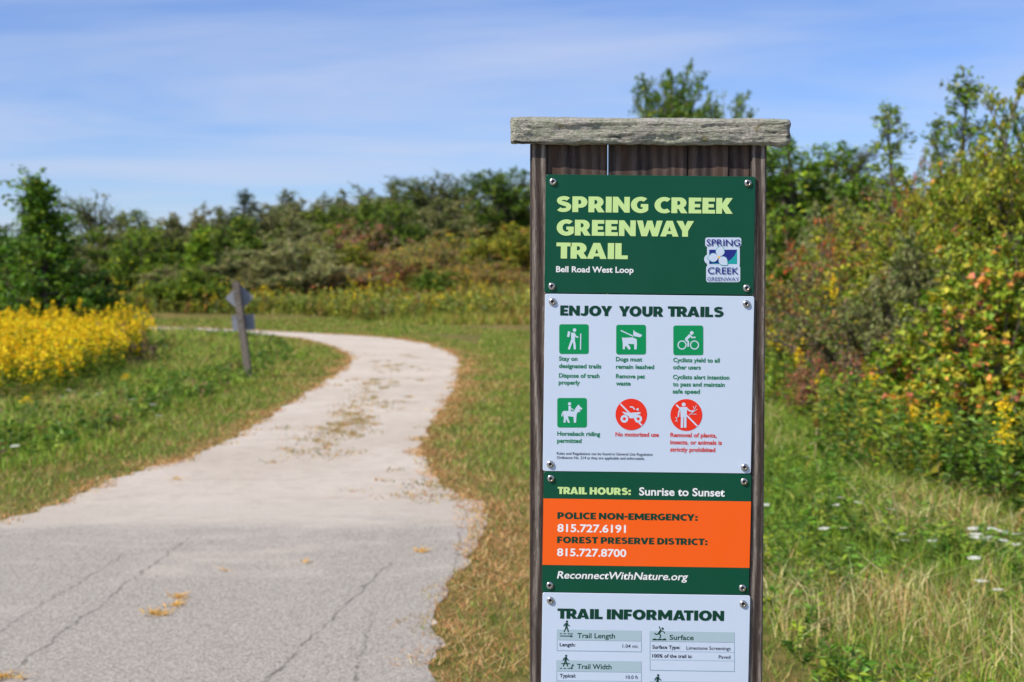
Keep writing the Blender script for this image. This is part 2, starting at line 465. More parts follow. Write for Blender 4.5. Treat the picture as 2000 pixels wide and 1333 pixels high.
def bush(name, seed, pal, h=2.0, spread=1.0, nst=34, ntw=16, nlf=11, leaf=0.06, **k):
    R = np.random.default_rng(seed)
    an = R.uniform(0, 2 * np.pi, nst); til = np.sqrt(R.uniform(0.0, 1, nst))
    ln = h * R.uniform(0.7, 1.05, nst) * (1 - 0.28 * til ** 2)
    rad = spread * til * R.uniform(0.75, 1.15, nst)
    A = np.stack([np.cos(an) * rad * 0.18, np.sin(an) * rad * 0.18, np.full(nst, -0.1)], 1)
    C = np.stack([np.cos(an) * rad, np.sin(an) * rad, ln * (1 - 0.45 * til ** 1.5)], 1)
    B = np.stack([np.cos(an) * rad * 0.42, np.sin(an) * rad * 0.42, ln * 0.75], 1) + R.normal(0, 0.06 * h, (nst, 3))
    return grow(name, A, B, C, np.full(nst, 0.022 * h / 2), ntw, nlf, leaf, pal, R, k.pop('twl', 0.30 * h / 2), t0=k.pop('t0', 0.12), **k)
def tree(name, seed, pal, h=4.0, profile=lambda u: 1.0, u0=0.15, nlimb=40, el0=0.2, el1=0.9, ntw=12, nlf=12, leaf=0.07, **k):
    R = np.random.default_rng(seed)
    u = np.linspace(u0, 0.97, nlimb) + R.normal(0, 0.012, nlimb)
    an = np.arange(nlimb) * 2.399 + R.normal(0, 0.35, nlimb)
    ln = np.array([profile(q) for q in u]) * R.uniform(0.7, 1.2, nlimb)
    e = el0 + (el1 - el0) * u + R.normal(0, 0.12, nlimb)
    bend = lambda q: np.stack([0.05 * h * np.sin(q * 4.2 + seed), 0.04 * h * np.sin(q * 3.1 + seed * 2), q * h], -1) * np.array([1, 1, 1])
    A = bend(u); A[:, :2] *= u[:, None]
    d = np.stack([np.cos(an) * np.cos(e), np.sin(an) * np.cos(e), np.sin(e)], 1)
    C = A + d * ln[:, None]; B = A + d * ln[:, None] * 0.5 + np.array([0, 0, -0.06]) * ln[:, None]
    tq = np.linspace(0, 1, 9); tp = bend(tq); tp[:, :2] *= tq[:, None]; tp[0, 2] = -0.15
    A = np.vstack([A, tp[-2:-1]]); C = np.vstack([C, tp[-1:] + [[0, 0, 0.05 * h]]]); B = np.vstack([B, tp[-1:]])
    rr = np.append(0.010 * h * (1.1 - u) + 0.004, 0.006)
    fol, st = grow(name, A, B, C, rr, ntw, nlf, leaf, pal, R, k.pop('twl', 0.10 * h), **k)
    r = 0.018 * h * (1 - 0.88 * tq) + 0.004
    tv, tf = tubes(tp[:-1], tp[1:], r[:-1], r[1:], 8)
    sv = np.empty(len(st.vertices) * 3, np.float32); st.vertices.foreach_get('co', sv)
    sf = np.empty(len(st.loops), np.int32); st.loops.foreach_get('vertex_index', sf)
    trunk = np_mesh(name + '_trunk', np.vstack([sv.reshape(-1, 3), tv]), np.vstack([sf.reshape(-1, 4), tf + len(sv) // 3]), BARK)
    return fol, trunk

g_dark = lin(66, 104, 30); g_mid = lin(94, 130, 36); g_lite = lin(138, 160, 50); g_yel = lin(176, 170, 58)
g_olive = lin(122, 132, 84); g_grey = lin(138, 146, 110); brown = lin(140, 112, 74); orange = lin(204, 142, 74); red = lin(176, 84, 54)
straw = lin(190, 170, 110); plum = lin(128, 100, 92); gold = lin(238, 190, 30); pink = lin(176, 112, 96)

def dome_tree(name, seed, pal, h=4.0, nlimb=60, ntw=16, nlf=13, leaf=0.075, rough=0.2, **k):
    R = np.random.default_rng(seed)
    d = unit(R.normal(0, 1, (nlimb, 3)) + [0, 0, 0.35]); bumps = unit(R.normal(0, 1, (7, 3)))
    rad = R.uniform(0.72, 1.0, nlimb) * (1 - rough + rough * 2 * np.maximum(0, (d @ bumps.T)).max(1) ** 3)
    C = np.array([0, 0, 0.60 * h]) + d * rad[:, None] * np.array([0.34 * h, 0.34 * h, 0.40 * h])
    za = R.uniform(0.22, 0.62, nlimb) * h; za = np.minimum(za, C[:, 2] * 0.9)
    A = np.stack([R.normal(0, .02, nlimb) * h, R.normal(0, .02, nlimb) * h, za], 1)
    B = A * 0.4 + C * 0.6 + np.array([0, 0, 0.07 * h])
    fol, st = grow(name, A, B, C, np.full(nlimb, 0.008 * h), ntw, nlf, leaf, pal, R, k.pop('twl', 0.11 * h), t0=k.pop('t0', 0.3), **k)
    tq = np.linspace(0, 1, 6); tp = np.stack([0.03 * h * np.sin(tq * 3 + seed) * tq, 0 * tq, tq * 0.7 * h - 0.1], 1); r = 0.02 * h * (1 - 0.75 * tq)
    tv, tf = tubes(tp[:-1], tp[1:], r[:-1], r[1:], 8)
    sv = np.empty(len(st.vertices) * 3, np.float32); st.vertices.foreach_get('co', sv)
    sf = np.empty(len(st.loops), np.int32); st.loops.foreach_get('vertex_index', sf)
    return fol, np_mesh(name + '_trunk', np.vstack([sv.reshape(-1, 3), tv]), np.vstack([sf.reshape(-1, 4), tf + len(sv) // 3]), BARK)
PROTO = {}
PROTO['olive'] = [bush('olive_shrub', s, [(g_olive, 5), (g_grey, 4), (g_dark, 1)], 2.2, 1.25, 52, 27, 14, 0.055, aspect=0.24, t0=0.28, twl=0.26) for s in (11, 12)]
PROTO['green'] = [bush('green_shrub', s, [(g_dark, 4), (g_mid, 5), (g_lite, 1)], 2.2, 1.1, 50, 24, 14, 0.065, aspect=0.34, t0=0.25, twl=0.27) for s in (21, 22)]
PROTO['lime'] = [bush('yellow_green_shrub', s, [(lin(140, 150, 50), 5), (lin(112, 136, 40), 5), (lin(168, 164, 56), 2), (orange, 0.2)], 2.2, 1.2, 52, 26, 16, 0.055, aspect=0.32, t0=0.2, twl=0.28) for s in (31, 32)]
PROTO['twiggy'] = [bush('twiggy_shrub', s, [(g_olive, 4), (brown, 3), (g_mid, 3), (g_yel, 1.0)], 2.0, 1.3, 52, 18, 10, 0.05, aspect=0.26, twl=0.36) for s in (41, 42)]
PROTO['bramble'] = [bush('bramble', s, [(plum, 4), (brown, 3), (g_olive, 2), (pink, 2)], 1.5, 1.3, 40, 15, 9, 0.06, aspect=0.28) for s in (51,)]
PROTO['sumac'] = [bush('sumac', s, [(red, 2.5), (lin(190, 120, 62), 3), (brown, 3), (g_lite, 3)], 1.8, 1.1, 40, 17, 12, 0.062, aspect=0.24) for s in (61,)]
PROTO['vine'] = [bush('vine', s, [(g_lite, 4), (g_mid, 4), (g_yel, 2.4), (orange, 1.2), (pink, 0.5)], 1.5, 1.0, 44, 17, 11, 0.068, aspect=0.42, up=0.9) for s in (71, 72)]
PROTO['cone'] = [tree('conical_tree', 5, [(g_dark, 5), (g_mid, 5), (g_lite, 1.5)], 3.6, lambda u: 1.5 * (1 - u) ** 1.7 + 0.17, 0.06, 60, 0.05, 0.8, 13, 13, 0.085, aspect=0.36, twl=0.42)]
PROTO['open'] = [dome_tree('open_tree', s, [(g_olive, 3), (g_mid, 4), (g_dark, 2)], 4.0, 40, 13, 10, 0.07, 0.45, clumpy=0.8, aspect=0.32) for s in (81, 82)]
PROTO['round'] = [dome_tree('round_tree', s, [(g_dark, 5), (g_mid, 5), (g_lite, 1)], 4.0, 66, 18, 13, 0.075, 0.3, aspect=0.36) for s in (91, 92)]
PROTO['sapling'] = [tree('sapling', s, [(g_olive, 3), (g_mid, 4), (g_lite, 3)], 4.0, lambda u: 0.85 * (1 - 0.75 * u) + 0.12, 0.2, 28, 0.7, 1.1, 10, 9, 0.075, twl=0.32, clumpy=0.7, aspect=0.32) for s in (101, 102)]
PROTO['conifer'] = [tree('conifer', 111, [(lin(52, 76, 42), 5), (lin(66, 90, 48), 3)], 3.0, lambda u: 0.75 * (1 - u) + 0.05, 0.05, 60, -0.05, 0.3, 14, 16, 0.045, twl=0.2, aspect=0.12)]
def extent(me):
    v = np.empty(len(me.vertices) * 3, np.float32); me.vertices.foreach_get('co', v); v = v.reshape(-1, 3)
    return float(np.percentile(v[:, 2], 99.3)), float(np.percentile(v[:, 0], 94) - np.percentile(v[:, 0], 6) + np.percentile(v[:, 1], 94) - np.percentile(v[:, 1], 6)) / 2
SIZE = {k: tuple(np.mean([extent(f) for f, _ in v], 0)) for k, v in PROTO.items()}
TREES = ('cone', 'open', 'round', 'sapling', 'conifer')
nplant = 0
def plant(kind, px, ptop, D, wpx, label, tint=(1, 1, 1), name=None, cat=None, group=None, sink=0.0):
    """thing whose crown tops out at photo row ptop when it stands on the terrain at depth D"""
    global nplant
    x = (px - 1000) / FPX * D * 1.0
    z0 = float(height(x, D)) - sink
    hh, ww = SIZE[kind]
    sz = (zpix(ptop, D) - z0) / hh; sw = wpx / FPX * D / ww
    root = empty(name or ('tree' if kind in TREES else 'shrub'), (x, D, z0), random.uniform(0, 6.28))
    fol, st = PROTO[kind][nplant % len(PROTO[kind])]; nplant += 1
    root.scale = (sw, sw, sz)
    f = link('crown' if kind in TREES else 'foliage', fol, root); f.color = (*tint, 1)
    link('trunk' if kind in TREES else 'stems', st, root)
    tag(root, label, cat or ('tree' if kind in TREES else 'shrub'), group)
    return root

# ------------------------------------------------------------------ trees and shrubs (kind, px, top row, depth, width in px, label, tint)
HILL = 'shrubs on the far hillside'
FARH = [
 ('round', 5, 438, 62, 120, 'dark rounded tree at the left edge behind the conical tree', (0.8, 0.85, 0.8)),
 ('open', 188, 380, 64, 92, 'thin two-topped tree rising above the shrubs beside the conical tree', (0.9, 0.95, 0.95)),
 ('green', 150, 450, 58, 130, 'dark green shrub just right of the conical tree', (0.85, 0.9, 0.85)),
 ('olive', 205, 462, 57, 120, 'dusky olive shrub below the thin two-topped tree', (0.8, 0.85, 0.8)),
 ('olive', 262, 425, 70, 90, 'grey green shrub on the low dip of the skyline', (0.9, 0.9, 0.9)),
 ('sapling', 284, 412, 66, 46, 'small pointed sapling on the skyline above the bright green bush', (0.8, 0.9, 0.8)),
 ('green', 280, 448, 55, 84, 'bright green rounded bush at mid slope left of the leaning sign', (1.05, 1.1, 0.9)),
 ('olive', 330, 430, 68, 100, 'olive shrub on the skyline right of the low dip', (0.85, 0.9, 0.8)),
 ('olive', 372, 408, 70, 90, 'rounded purplish olive shrub on the skyline left of the conifer', (0.95, 0.85, 0.85)),
 ('green', 352, 480, 56, 96, 'mid green shrub between bright bush and tall green sapling', (0.85, 0.85, 0.8)),
 ('cone', 392, 448, 54, 62, 'tall narrow yellow green young tree left of the leaning sign', (1.35, 1.3, 1.0)),
 ('green', 372, 528, 51.5, 92, 'bright leafy bush at the foot of the narrow young tree', (1.05, 1.1, 0.9)),
 ('olive', 330, 520, 53, 70, 'small grey bush at the foot of the slope near the left', (1.0, 0.95, 0.95)),
 ('olive', 432, 412, 70, 90, 'dark olive shrub on the skyline touching the conifer', (0.75, 0.8, 0.75)),
 ('conifer', 474, 374, 68, 60, 'small dark pointed conifer on the skyline above the leaning sign', (1, 1, 1)),
 ('green', 478, 430, 60, 104, 'dark green shrub below the conifer', (0.8, 0.85, 0.8)),
 ('olive', 440, 500, 54, 104, 'low grey green shrub behind the leaning sign', (0.95, 0.95, 0.9)),
 ('olive', 545, 380, 70, 110, 'large dome shaped olive shrub on the skyline right of the conifer', (0.85, 0.88, 0.85)),
 ('olive', 606, 388, 70, 100, 'second dome shaped olive shrub on the skyline, sloping down to the right', (0.82, 0.86, 0.8)),
 ('olive', 545, 432, 60, 130, 'wide grey olive shrub under the domed skyline shrubs', (0.95, 0.95, 0.95)),
 ('olive', 592, 468, 54.5, 138, 'big silvery willow like bush right of the leaning sign', (1.12, 1.12, 1.15)),
 ('olive', 540, 505, 54, 96, 'smaller silvery bush touching the big silvery bush', (1.05, 1.05, 1.05)),
 ('green', 650, 408, 68, 80, 'dark green shrub in the notch of the skyline', (0.8, 0.85, 0.8)),
 ('lime', 655, 460, 56, 80, 'yellow green bush right of the big silvery bush', (0.8, 0.85, 0.8)),
 ('olive', 700, 372, 72, 110, 'olive shrub on the skyline right of the notch', (0.82, 0.88, 0.8)),
 ('bramble', 700, 430, 61, 116, 'low purplish bramble thicket at mid slope', (1.22, 1.22, 1.22)),
 ('green', 735, 390, 66, 76, 'green bush at mid skyline behind the bramble thicket', (0.95, 0.95, 0.85)),
 ('olive', 765, 368, 72, 120, 'olive shrub below the open feathery tree', (0.8, 0.85, 0.78)),
 ('green', 775, 400, 62, 70, 'deep green bush casting a dark gap at mid slope', (0.75, 0.82, 0.75)),
 ('open', 838, 342, 70, 110, 'open feathery tree with sky showing through on the skyline', (0.8, 0.88, 0.85)),
 ('open', 905, 345, 72, 110, 'second open feathery tree between feathery tree and dense dark tree', (0.8, 0.88, 0.85)),
 ('olive', 850, 395, 66, 130, 'greyish olive shrub under the feathery trees', (0.85, 0.9, 0.85)),
 ('olive', 925, 388, 68, 100, 'pale olive shrub left of the dense dark tree', (1.0, 1.0, 0.95)),
 ('round', 992, 338, 66, 108, 'dense dark green tree on the skyline touching the sign post', (0.85, 0.95, 0.85)),
 ('lime', 1000, 432, 56, 104, 'yellow green bush beside the sign post at mid slope', (0.85, 0.85, 0.8)),
 ('twiggy', 900, 450, 59, 130, 'wide tan and olive thicket below the dense dark tree', (1.28, 1.24, 1.15)),
 ('twiggy', 830, 470, 56, 120, 'low olive brown thicket at the centre of the slope', (1.35, 1.28, 1.15)),
 ('bramble', 800, 500, 56, 100, 'brown bramble patch at the centre of the slope', (1.35, 1.22, 1.15)),
 ('bramble', 690, 520, 55, 110, 'reddish brown bramble patch right of the big silvery bush', (1.55, 1.28, 1.15)),
 ('sumac', 770, 535, 54.5, 90, 'reddish weedy patch low on the slope', (0.75, 0.8, 0.8)),
 ('twiggy', 940, 510, 54, 130, 'rust tinged thicket low on the slope near the sign post', (1.42, 1.24, 1.15)),
 ('bramble', 1005, 530, 53.5, 90, 'greyish brown twiggy bush beside the sign post', (1.28, 1.28, 1.28)),
 ('green', 852, 528, 52.5, 66, 'small dark green bush standing alone behind the yellow flowers', (0.9, 1.0, 0.9)),
 ('round', 1306, 152, 58, 98, 'tall dark green tree peeking over the sign cap', (0.85, 0.95, 0.8)),
 ('round', 1408, 184, 62, 78, 'lower crown of a tree peeking over the right of the sign cap', (1.05, 1.1, 0.85)),
 ('round', 1560, 290, 36, 210, 'bushy green tree immediately right of the sign', (1.15, 1.25, 0.95)),
 ('green', 1530, 420, 33, 130, 'dark green shrub under the bushy tree right of the sign', (0.9, 1.0, 0.85)),
 ('open', 1662, 285, 85, 74, 'small dark far tree in the gap of the right hedge', (0.5, 0.6, 0.65)),
 ('olive', 1660, 352, 70, 120, 'grey green far shrub beneath the small dark far tree', (0.75, 0.85, 0.85)),
 ('green', 1622, 400, 40, 90, 'fresh green shrub right of the bushy tree', (0.95, 1.05, 0.85)),
 ('olive', 1625, 392, 32, 110, 'greyish shrub above the red sumac', (0.95, 1.0, 0.9)),
 ('lime', 1450, 440, 36, 150, 'yellow green shrub hidden partly behind the sign board', (0.8, 0.9, 0.8)),
 ('green', 1250, 430, 60, 200, 'green shrub behind the sign board', (0.8, 0.85, 0.8)),
]
NEAR = [
 ('sapling', 1745, 208, 23, 80, 'slender pale sapling standing above the red sumac on the right', (1.05, 1.1, 1.0)),
 ('sapling', 1886, 142, 20, 100, 'tallest slender sapling at upper right', (0.95, 1.05, 0.95)),
 ('sapling', 1840, 232, 22, 66, 'shorter dark sapling left of the tallest sapling', (0.75, 0.8, 0.75)),
 ('round', 2030, 190, 19, 130, 'green tree crown cut by the right edge of the picture', (0.9, 1.0, 0.85)),
 ('lime', 1745, 385, 24, 190, 'yellow green bush below the slender pale sapling', (0.95, 0.95, 0.85)),
 ('sumac', 1632, 425, 21, 150, 'red and orange leaved sumac right of the sign', (0.9, 0.9, 0.9)),
 ('sumac', 1800, 318, 21.5, 110, 'small russet sumac beneath the shorter dark sapling', (0.72, 0.85, 0.85)),
 ('lime', 1855, 288, 19, 180, 'yellow green bush below the tallest sapling', (1.05, 1.0, 0.85)),
 ('lime', 1975, 250, 16.5, 220, 'large yellow green bush filling the upper right edge', (0.95, 0.98, 0.85)),
 ('lime', 1905, 262, 18.2, 150, 'upright yellow green bush between tallest sapling and right edge bush', (0.9, 0.95, 0.85)),
 ('lime', 1850, 420, 17, 230, 'broad yellow green bush in the middle of the right hedge', (0.85, 0.9, 0.8)),
 ('twiggy', 1720, 430, 19.5, 200, 'olive brown bush at mid height of the right hedge', (1.1, 1.08, 0.85)),
 ('olive', 1790, 475, 16, 150, 'small grey green shrub amid the right hedge', (1.0, 1.0, 0.9)),
 ('twiggy', 1580, 520, 20, 190, 'twiggy olive bush beside the sign post', (1.0, 1.0, 0.85)),
 ('twiggy', 1685, 535, 16.5, 250, 'wide twiggy brown olive bush at the centre of the right hedge', (0.95, 0.95, 0.85)),
 ('lime', 1975, 430, 13.5, 260, 'dense yellow green bush at the right edge at mid height', (0.85, 0.95, 0.8)),
 ('vine', 1925, 560, 12.6, 230, 'sprawling vine with orange and yellow leaves low at right', (1, 1, 1)),
 ('vine', 1990, 640, 11.6, 220, 'second sprawling orange tinged vine at the right edge', (1.0, 0.98, 0.9)),
 ('vine', 1830, 640, 14, 170, 'low tangle of green and orange leaves left of the sprawling vine', (0.85, 0.9, 0.85)),
 ('bramble', 1760, 660, 14.6, 170, 'low purplish bramble at the foot of the right hedge', (0.95, 0.95, 0.9)),
 ('bramble', 1592, 688, 15.6, 76, 'small pinkish weed clump right of the sign post', (1.2, 1.0, 1.0)),
 ('green', 1980, 860, 10.6, 170, 'low dark green leafy clump at the right edge above the white flowers', (0.95, 1.0, 0.8)),
 ('lime', 1890, 800, 12, 170, 'low leafy green clump left of the dark clump at the right edge', (0.85, 1.0, 0.8)),
 ('lime', 1780, 760, 14, 170, 'low leafy green clump at the centre of the hedge foot', (0.75, 0.9, 0.75)),
 ('lime', 1660, 740, 16, 170, 'low leafy green clump nearer the sign at the hedge foot', (0.85, 0.98, 0.75)),
 ('lime', 1550, 722, 18.5, 150, 'low leafy green clump touching the sign post at the hedge foot', (0.9, 1.0, 0.75)),
]
plant('cone', 84, 350, 30, 158, 'conical green young tree behind the goldenrod patch', (1.15, 1.15, 0.95))
plant('green', 14, 470, 31, 150, 'rounded green shrub at the left edge beside the conical tree', (1.05, 1.15, 0.9), sink=0.1)
plant('green', 120, 505, 30.5, 150, 'leafy shrub at the foot of the conical tree', (1.05, 1.1, 0.9))
for r in FARH: plant(*r[:4], r[4] * 1.22, r[5], tuple(c * k_ for c, k_ in zip(r[6], {'green': (1.7, 1.25, 1.35), 'round': (1.5, 1.18, 1.2), 'open': (1.5, 1.18, 1.2), 'bramble': (1.2, 1.2, 1.1), 'sumac': (1.1, 1.2, 1.1)}.get(r[0], (1.5, 1.32, 1.18)))), group=HILL)
for r in NEAR: plant(*r[:4], r[4] * (1.0 if r[0] in TREES else 1.15), r[5], (r[6][0] * 1.2, r[6][1] * 1.12, r[6][2] * 0.95), group='bushes of the right hand hedge')
# scrub that runs on past both sides of the picture and behind the sign board: one uncountable mass
def far_thicket(spots):
    Rt = np.random.default_rng(404); Vs, Cs = [], []
    for (X, D, h_, w_, kind) in spots:
        fol = PROTO[kind][len(Vs) % len(PROTO[kind])][0]; hh_, ww_ = SIZE[kind]
        v = np.empty(len(fol.vertices) * 3, np.float32); fol.vertices.foreach_get('co', v); v = v.reshape(-1, 4, 3)
        c = np.empty(len(fol.polygons) * 4, np.float32); fol.attributes['leafcol'].data.foreach_get('color', c); c = c.reshape(-1, 4)[:, :3]
        k = Rt.uniform(0, 1, len(v)) < 0.45; v, c = v[k], c[k]; v = v.mean(1, keepdims=True) + (v - v.mean(1, keepdims=True)) * 1.4
        a = Rt.uniform(0, 6.28); x_ = v[..., 0] * math.cos(a) - v[..., 1] * math.sin(a); y_ = v[..., 0] * math.sin(a) + v[..., 1] * math.cos(a)
        Vs.append(np.stack([x_ * w_ / ww_ + X, y_ * w_ / ww_ + D, v[..., 2] * h_ / hh_ + float(height(X, D)) - 0.1], -1).reshape(-1, 3)); Cs.append(c * np.array([1.35, 1.18, 1.1]))
    V = np.vstack(Vs); return np_mesh('far_thicket', V, np.arange(len(V)).reshape(-1, 4), LEAF, np.vstack(Cs))
SP = [(-26 - 2.6 * q, 56 + 9 * ((q * 7) % 3), 2.4 + 0.4 * (q % 3), 4.2, ('olive', 'green', 'twiggy')[q % 3]) for q in range(8)]
SP += [(2.0 + 2.0 * q, 58 + 6 * (q % 3), 1.8 + 0.5 * (q % 2), 3.6, ('olive', 'twiggy', 'green')[q % 3]) for q in range(6)]
SP += [(9.5 + 1.1 * q, 14 + 5 * q, 3.0, 3.2, ('lime', 'green')[q % 2]) for q in range(4)] + [(-14.5, 32, 2.2, 3.5, 'green'), (-18, 34, 2.6, 4, 'olive')]
tag(link('far_thicket', far_thicket(SP)), 'mixed scrub carrying the hillside on behind the sign board and past the picture', 'scrub', kind='stuff')
# ------------------------------------------------------------------ grasses and herbs (uncountable)
def blades(P, H, W, col, R, lean=0.35, seg=2, name='grass'):
    n = len(P); a = R.uniform(0, 2 * np.pi, n); d = np.stack([np.cos(a), np.sin(a), np.zeros(n)], 1)
    b = R.uniform(0, 2 * np.pi, n); l = np.stack([np.cos(b), np.sin(b), np.zeros(n)], 1) * (R.uniform(0.1, 1, n) * lean * 2)[:, None]
    up = np.array([0, 0, 1.0]); H = H[:, None]; W = W[:, None]
    if seg == 1:
        V = np.stack([P - d * W, P + d * W, P + (up + l) * H], 1).reshape(-1, 3)
        return np_mesh(name, V, np.arange(3 * n).reshape(-1, 3), GRASS, col.clip(0.005, 0.9))
    m = P + (up + l * 0.35) * H * 0.55
    e = P + (up * 0.92 + l) * H
    V = np.stack([P - d * W, P + d * W, m + d * W * 0.75, e, m - d * W * 0.75], 1).reshape(-1, 3)
    q = (np.arange(n) * 5)[:, None]
    F = np.concatenate([q + [[0, 1, 2, 4]], q + [[4, 2, 3, 3]]], 0)
    F3 = np.concatenate([q + [[0, 1, 2]], q + [[0, 2, 4]], q + [[4, 2, 3]]], 0)
    return np_mesh(name, V, F3, GRASS, np.tile(col, (3, 1)).clip(0.005, 0.9))
def wedge(n, y0, y1, R, x0=-0.40, x1=0.40, power=0.0):
    """random ground points in the strip of ground in front of the lens; even in image rows times distance**power"""
    u = R.uniform(0, 1, n); y = (y0 ** (power + 1) + u * (y1 ** (power + 1) - y0 ** (power + 1))) ** (1 / (power + 1))
    x = R.uniform(x0, x1, n) * (y + 1.5); return x, y
def field(x, y, s, seed):
    """smooth random field in 0..1"""
    r = np.random.default_rng(seed); o = np.zeros(len(x))
    for k in range(7):
        a, p = r.uniform(0, 6.28), r.uniform(0, 6.28); f = s * r.uniform(0.5, 1.8)
        o += np.sin((x * math.cos(a) + y * math.sin(a)) * f + p + 1.3 * np.sin((x * math.sin(a) - y * math.cos(a)) * f * 0.7))
    return 1 / (1 + np.exp(-o * 0.9))
def put(x, y, dz=0.0): return np.stack([x, y, height(x, y) + dz], 1)
R = np.random.default_rng(99)
sgreen, slime, sdead, stan, sbrown = lin(102, 136, 44), lin(140, 160, 60), lin(208, 176, 122), lin(180, 162, 100), lin(176, 126, 82)
# --- mown verge
x, y = wedge(540000, 4.6, 48, R, -0.52, 0.45, power=0.15)
it = in_trail(x, y); d = edge_dist(x, y); ok = ~it | (d < 0.30 * (field(x, y, 5.0, 77) - 0.35) * np.where(R.uniform(0, 1, len(x)) < 0.5, 1, 0.5)); x, y = x[ok], y[ok]; d = np.where(it, 0.0, d)[ok]
# the verge is wider to the right of the trail; its far side follows the bend
right = (x > np.interp(y, RE[:270, 1], RE[:270, 0])) 
lim = np.where((y > 40.5), 5.5, np.where(right, 2.4 + 0.25 * (y - 20).clip(0, 20) * 0.3, 1.15 + 0.25 * (field(x, y, 1.2, 5) - 0.5)))
ok = (d < lim) & ~((x > 1.25) & (y < 24)); x, y, d, right = x[ok], y[ok], d[ok], right[ok]
dead = np.exp(-d / (np.where(right, 0.33, 0.22) + np.where(right, 0.35, 0) * smooth(11, 8.5, y))) * 1.25 + 0.75 * (field(x, y, 2.2, 8) - 0.62) + 0.5 * (field(x, y, 9.0, 18) - 0.5)
k = R.uniform(0, 1, len(x)) < dead
col = np.where(k[:, None], palette([(sdead, 3), (sbrown, 3), (stan, 3)], len(x), R), palette([(sgreen, 4), (slime, 3), (stan, 2.2)], len(x), R))
hh = R.uniform(0.025, 0.06, len(x)) * (0.6 + 0.6 * np.clip(d / 0.5, 0, 1)); ww = np.maximum(0.0028, 0.00045 * y)
tag(link('mown_grass', blades(put(x, y), hh, ww, col, R, 0.7, 1, 'mown_grass')), 'short mown grass with brown dry edges along both sides of the trail', 'grass', kind='stuff')
x, y = wedge(700000, 4.8, 46, R, power=0.1); it = in_trail(x, y)
d = edge_dist(x, y); lf1 = field(x, y, 3.2, 111); lf2 = field(x, y, 0.9, 112); isr = x > np.interp(y, (LE[:270, 1] + RE[:270, 1]) / 2, (LE[:270, 0] + RE[:270, 0]) / 2)
reach = np.where(isr, 0.22 + 0.50 * lf2 + 0.35 * smooth(11, 8.5, y), 0.12 + 0.28 * lf2) * (0.35 + 0.9 * lf1)
ok = np.where(it, d < 0.30 * (lf1 - 0.3) * R.uniform(0.2, 1, len(x)), d < reach * R.uniform(0.3, 1, len(x))) & (R.uniform(0, 1, len(x)) < 0.8); x, y = x[ok], y[ok]
tag(link('dry_edge_grass', blades(put(x, y, 0.004), R.uniform(0.012, 0.035, len(x)), np.maximum(0.0022, 0.0004 * y), palette([(lin(214, 170, 118), 4), (lin(196, 140, 92), 4), (lin(226, 196, 146), 2), (lin(150, 104, 68), 2), (sgreen, 0.6)], len(x), R, 0.2), R, 1.8, 1, 'dry_edge_grass')), 'matted tan and brown dead grass fringing both edges of the trail', 'grass', kind='stuff')
# --- tufts growing through the middle of the trail, and loose dry clippings
cx, cy = [], []
for q in range(150):
    py_ = R.choice([R.uniform(690, 790), R.uniform(740, 860), R.uniform(800, 895)]); pc = np.interp(py_, [690, 720, 760, 800, 840, 890], [740, 775, 745, 712, 665, 600])
    gxx, gyy = G(R.normal(pc, 34), py_); n = int(R.integers(6, 46)); rx = R.uniform(0.02, 0.11)
    cx.append(R.normal(gxx, rx, n)); cy.append(R.normal(gyy, rx * 1.8, n))
for px, py, n, rr in [(840, 950, 160, 0.12), (800, 968, 60, 0.10), (640, 730, 40, 0.10), (560, 880, 40, 0.08), (530, 905, 24, 0.06), (745, 940, 20, 0.06), (690, 960, 14, 0.05), (770, 920, 20, 0.05), (860, 975, 90, 0.12)]:
    gxx, gyy = G(px, py); cx.append(R.normal(gxx, rr, n)); cy.append(R.normal(gyy, rr * 1.2, n))
cx, cy = np.concatenate(cx), np.concatenate(cy)
P = put(cx, cy, 0.005)
tag(link('trail_tufts', blades(P, R.uniform(0.012, 0.034, len(P)), np.full(len(P), 0.006), palette([(sdead, 2), (stan, 3), (lin(92, 112, 44), 3), (sbrown, 3)], len(P), R), R, 1.2, 1, 'trail_tufts')), 'sparse dry grass tufts growing down the middle of the gravel trail', 'grass', kind='stuff')
cx, cy = [], []
for px, py, n, s in [(312, 1202, 60, 12), (342, 1186, 30, 9), (350, 1170, 34, 9), (12, 1327, 40, 14), (822, 1080, 30, 7), (345, 938, 24, 8), (600, 1102, 8, 6), (445, 1117, 6, 3)]:
    for q in range(n):
        gxx, gyy = G(R.normal(px, s), R.normal(py, s * 0.2)); cx.append(gxx); cy.append(gyy)
P = put(np.array(cx), np.array(cy), 0.009)
tag(link('dry_clippings', blades(P, R.uniform(0.01, 0.03, len(P)), np.full(len(P), 0.006), palette([(lin(222, 178, 96), 3), (sdead, 2)], len(P), R), R, 2.2, 1, 'dry_clippings')), 'little heaps of straw coloured grass clippings lying on the asphalt', 'clippings', kind='stuff')
# --- rough grass on the right, knee high, straw and green mixed
x, y = wedge(175000, 4.2, 24, R, 0.02, 0.55, power=0.25)
ok = (x > 1.15 + 0.25 * field(x, y, 1.5, 2)) & (x < 5.2); x, y = x[ok], y[ok]
f1, f2 = field(x, y, 1.1, 31), field(x, y, 3.0, 32)
w = R.uniform(0, 1, len(x)); dry = w < (0.20 + 0.5 * (f1 - 0.5) + 0.35 * (f2 - 0.5) + 0.14 * (y < 7.5))
col = np.where(dry[:, None], palette([(lin(212, 202, 148), 4), (lin(186, 172, 108), 3), (sdead, 1.5), (sbrown, 0.6)], len(x), R, 0.25), palette([(lin(104, 142, 42), 4), (lin(138, 162, 58), 4), (lin(80, 122, 36), 2.5), (lin(152, 172, 66), 2)], len(x), R, 0.25))
hh = (0.05 + 0.17 * R.uniform(0, 1, len(x)) ** 1.8) * (0.7 + 0.6 * f2) * (1 + 0.35 * smooth(8, 14, y))
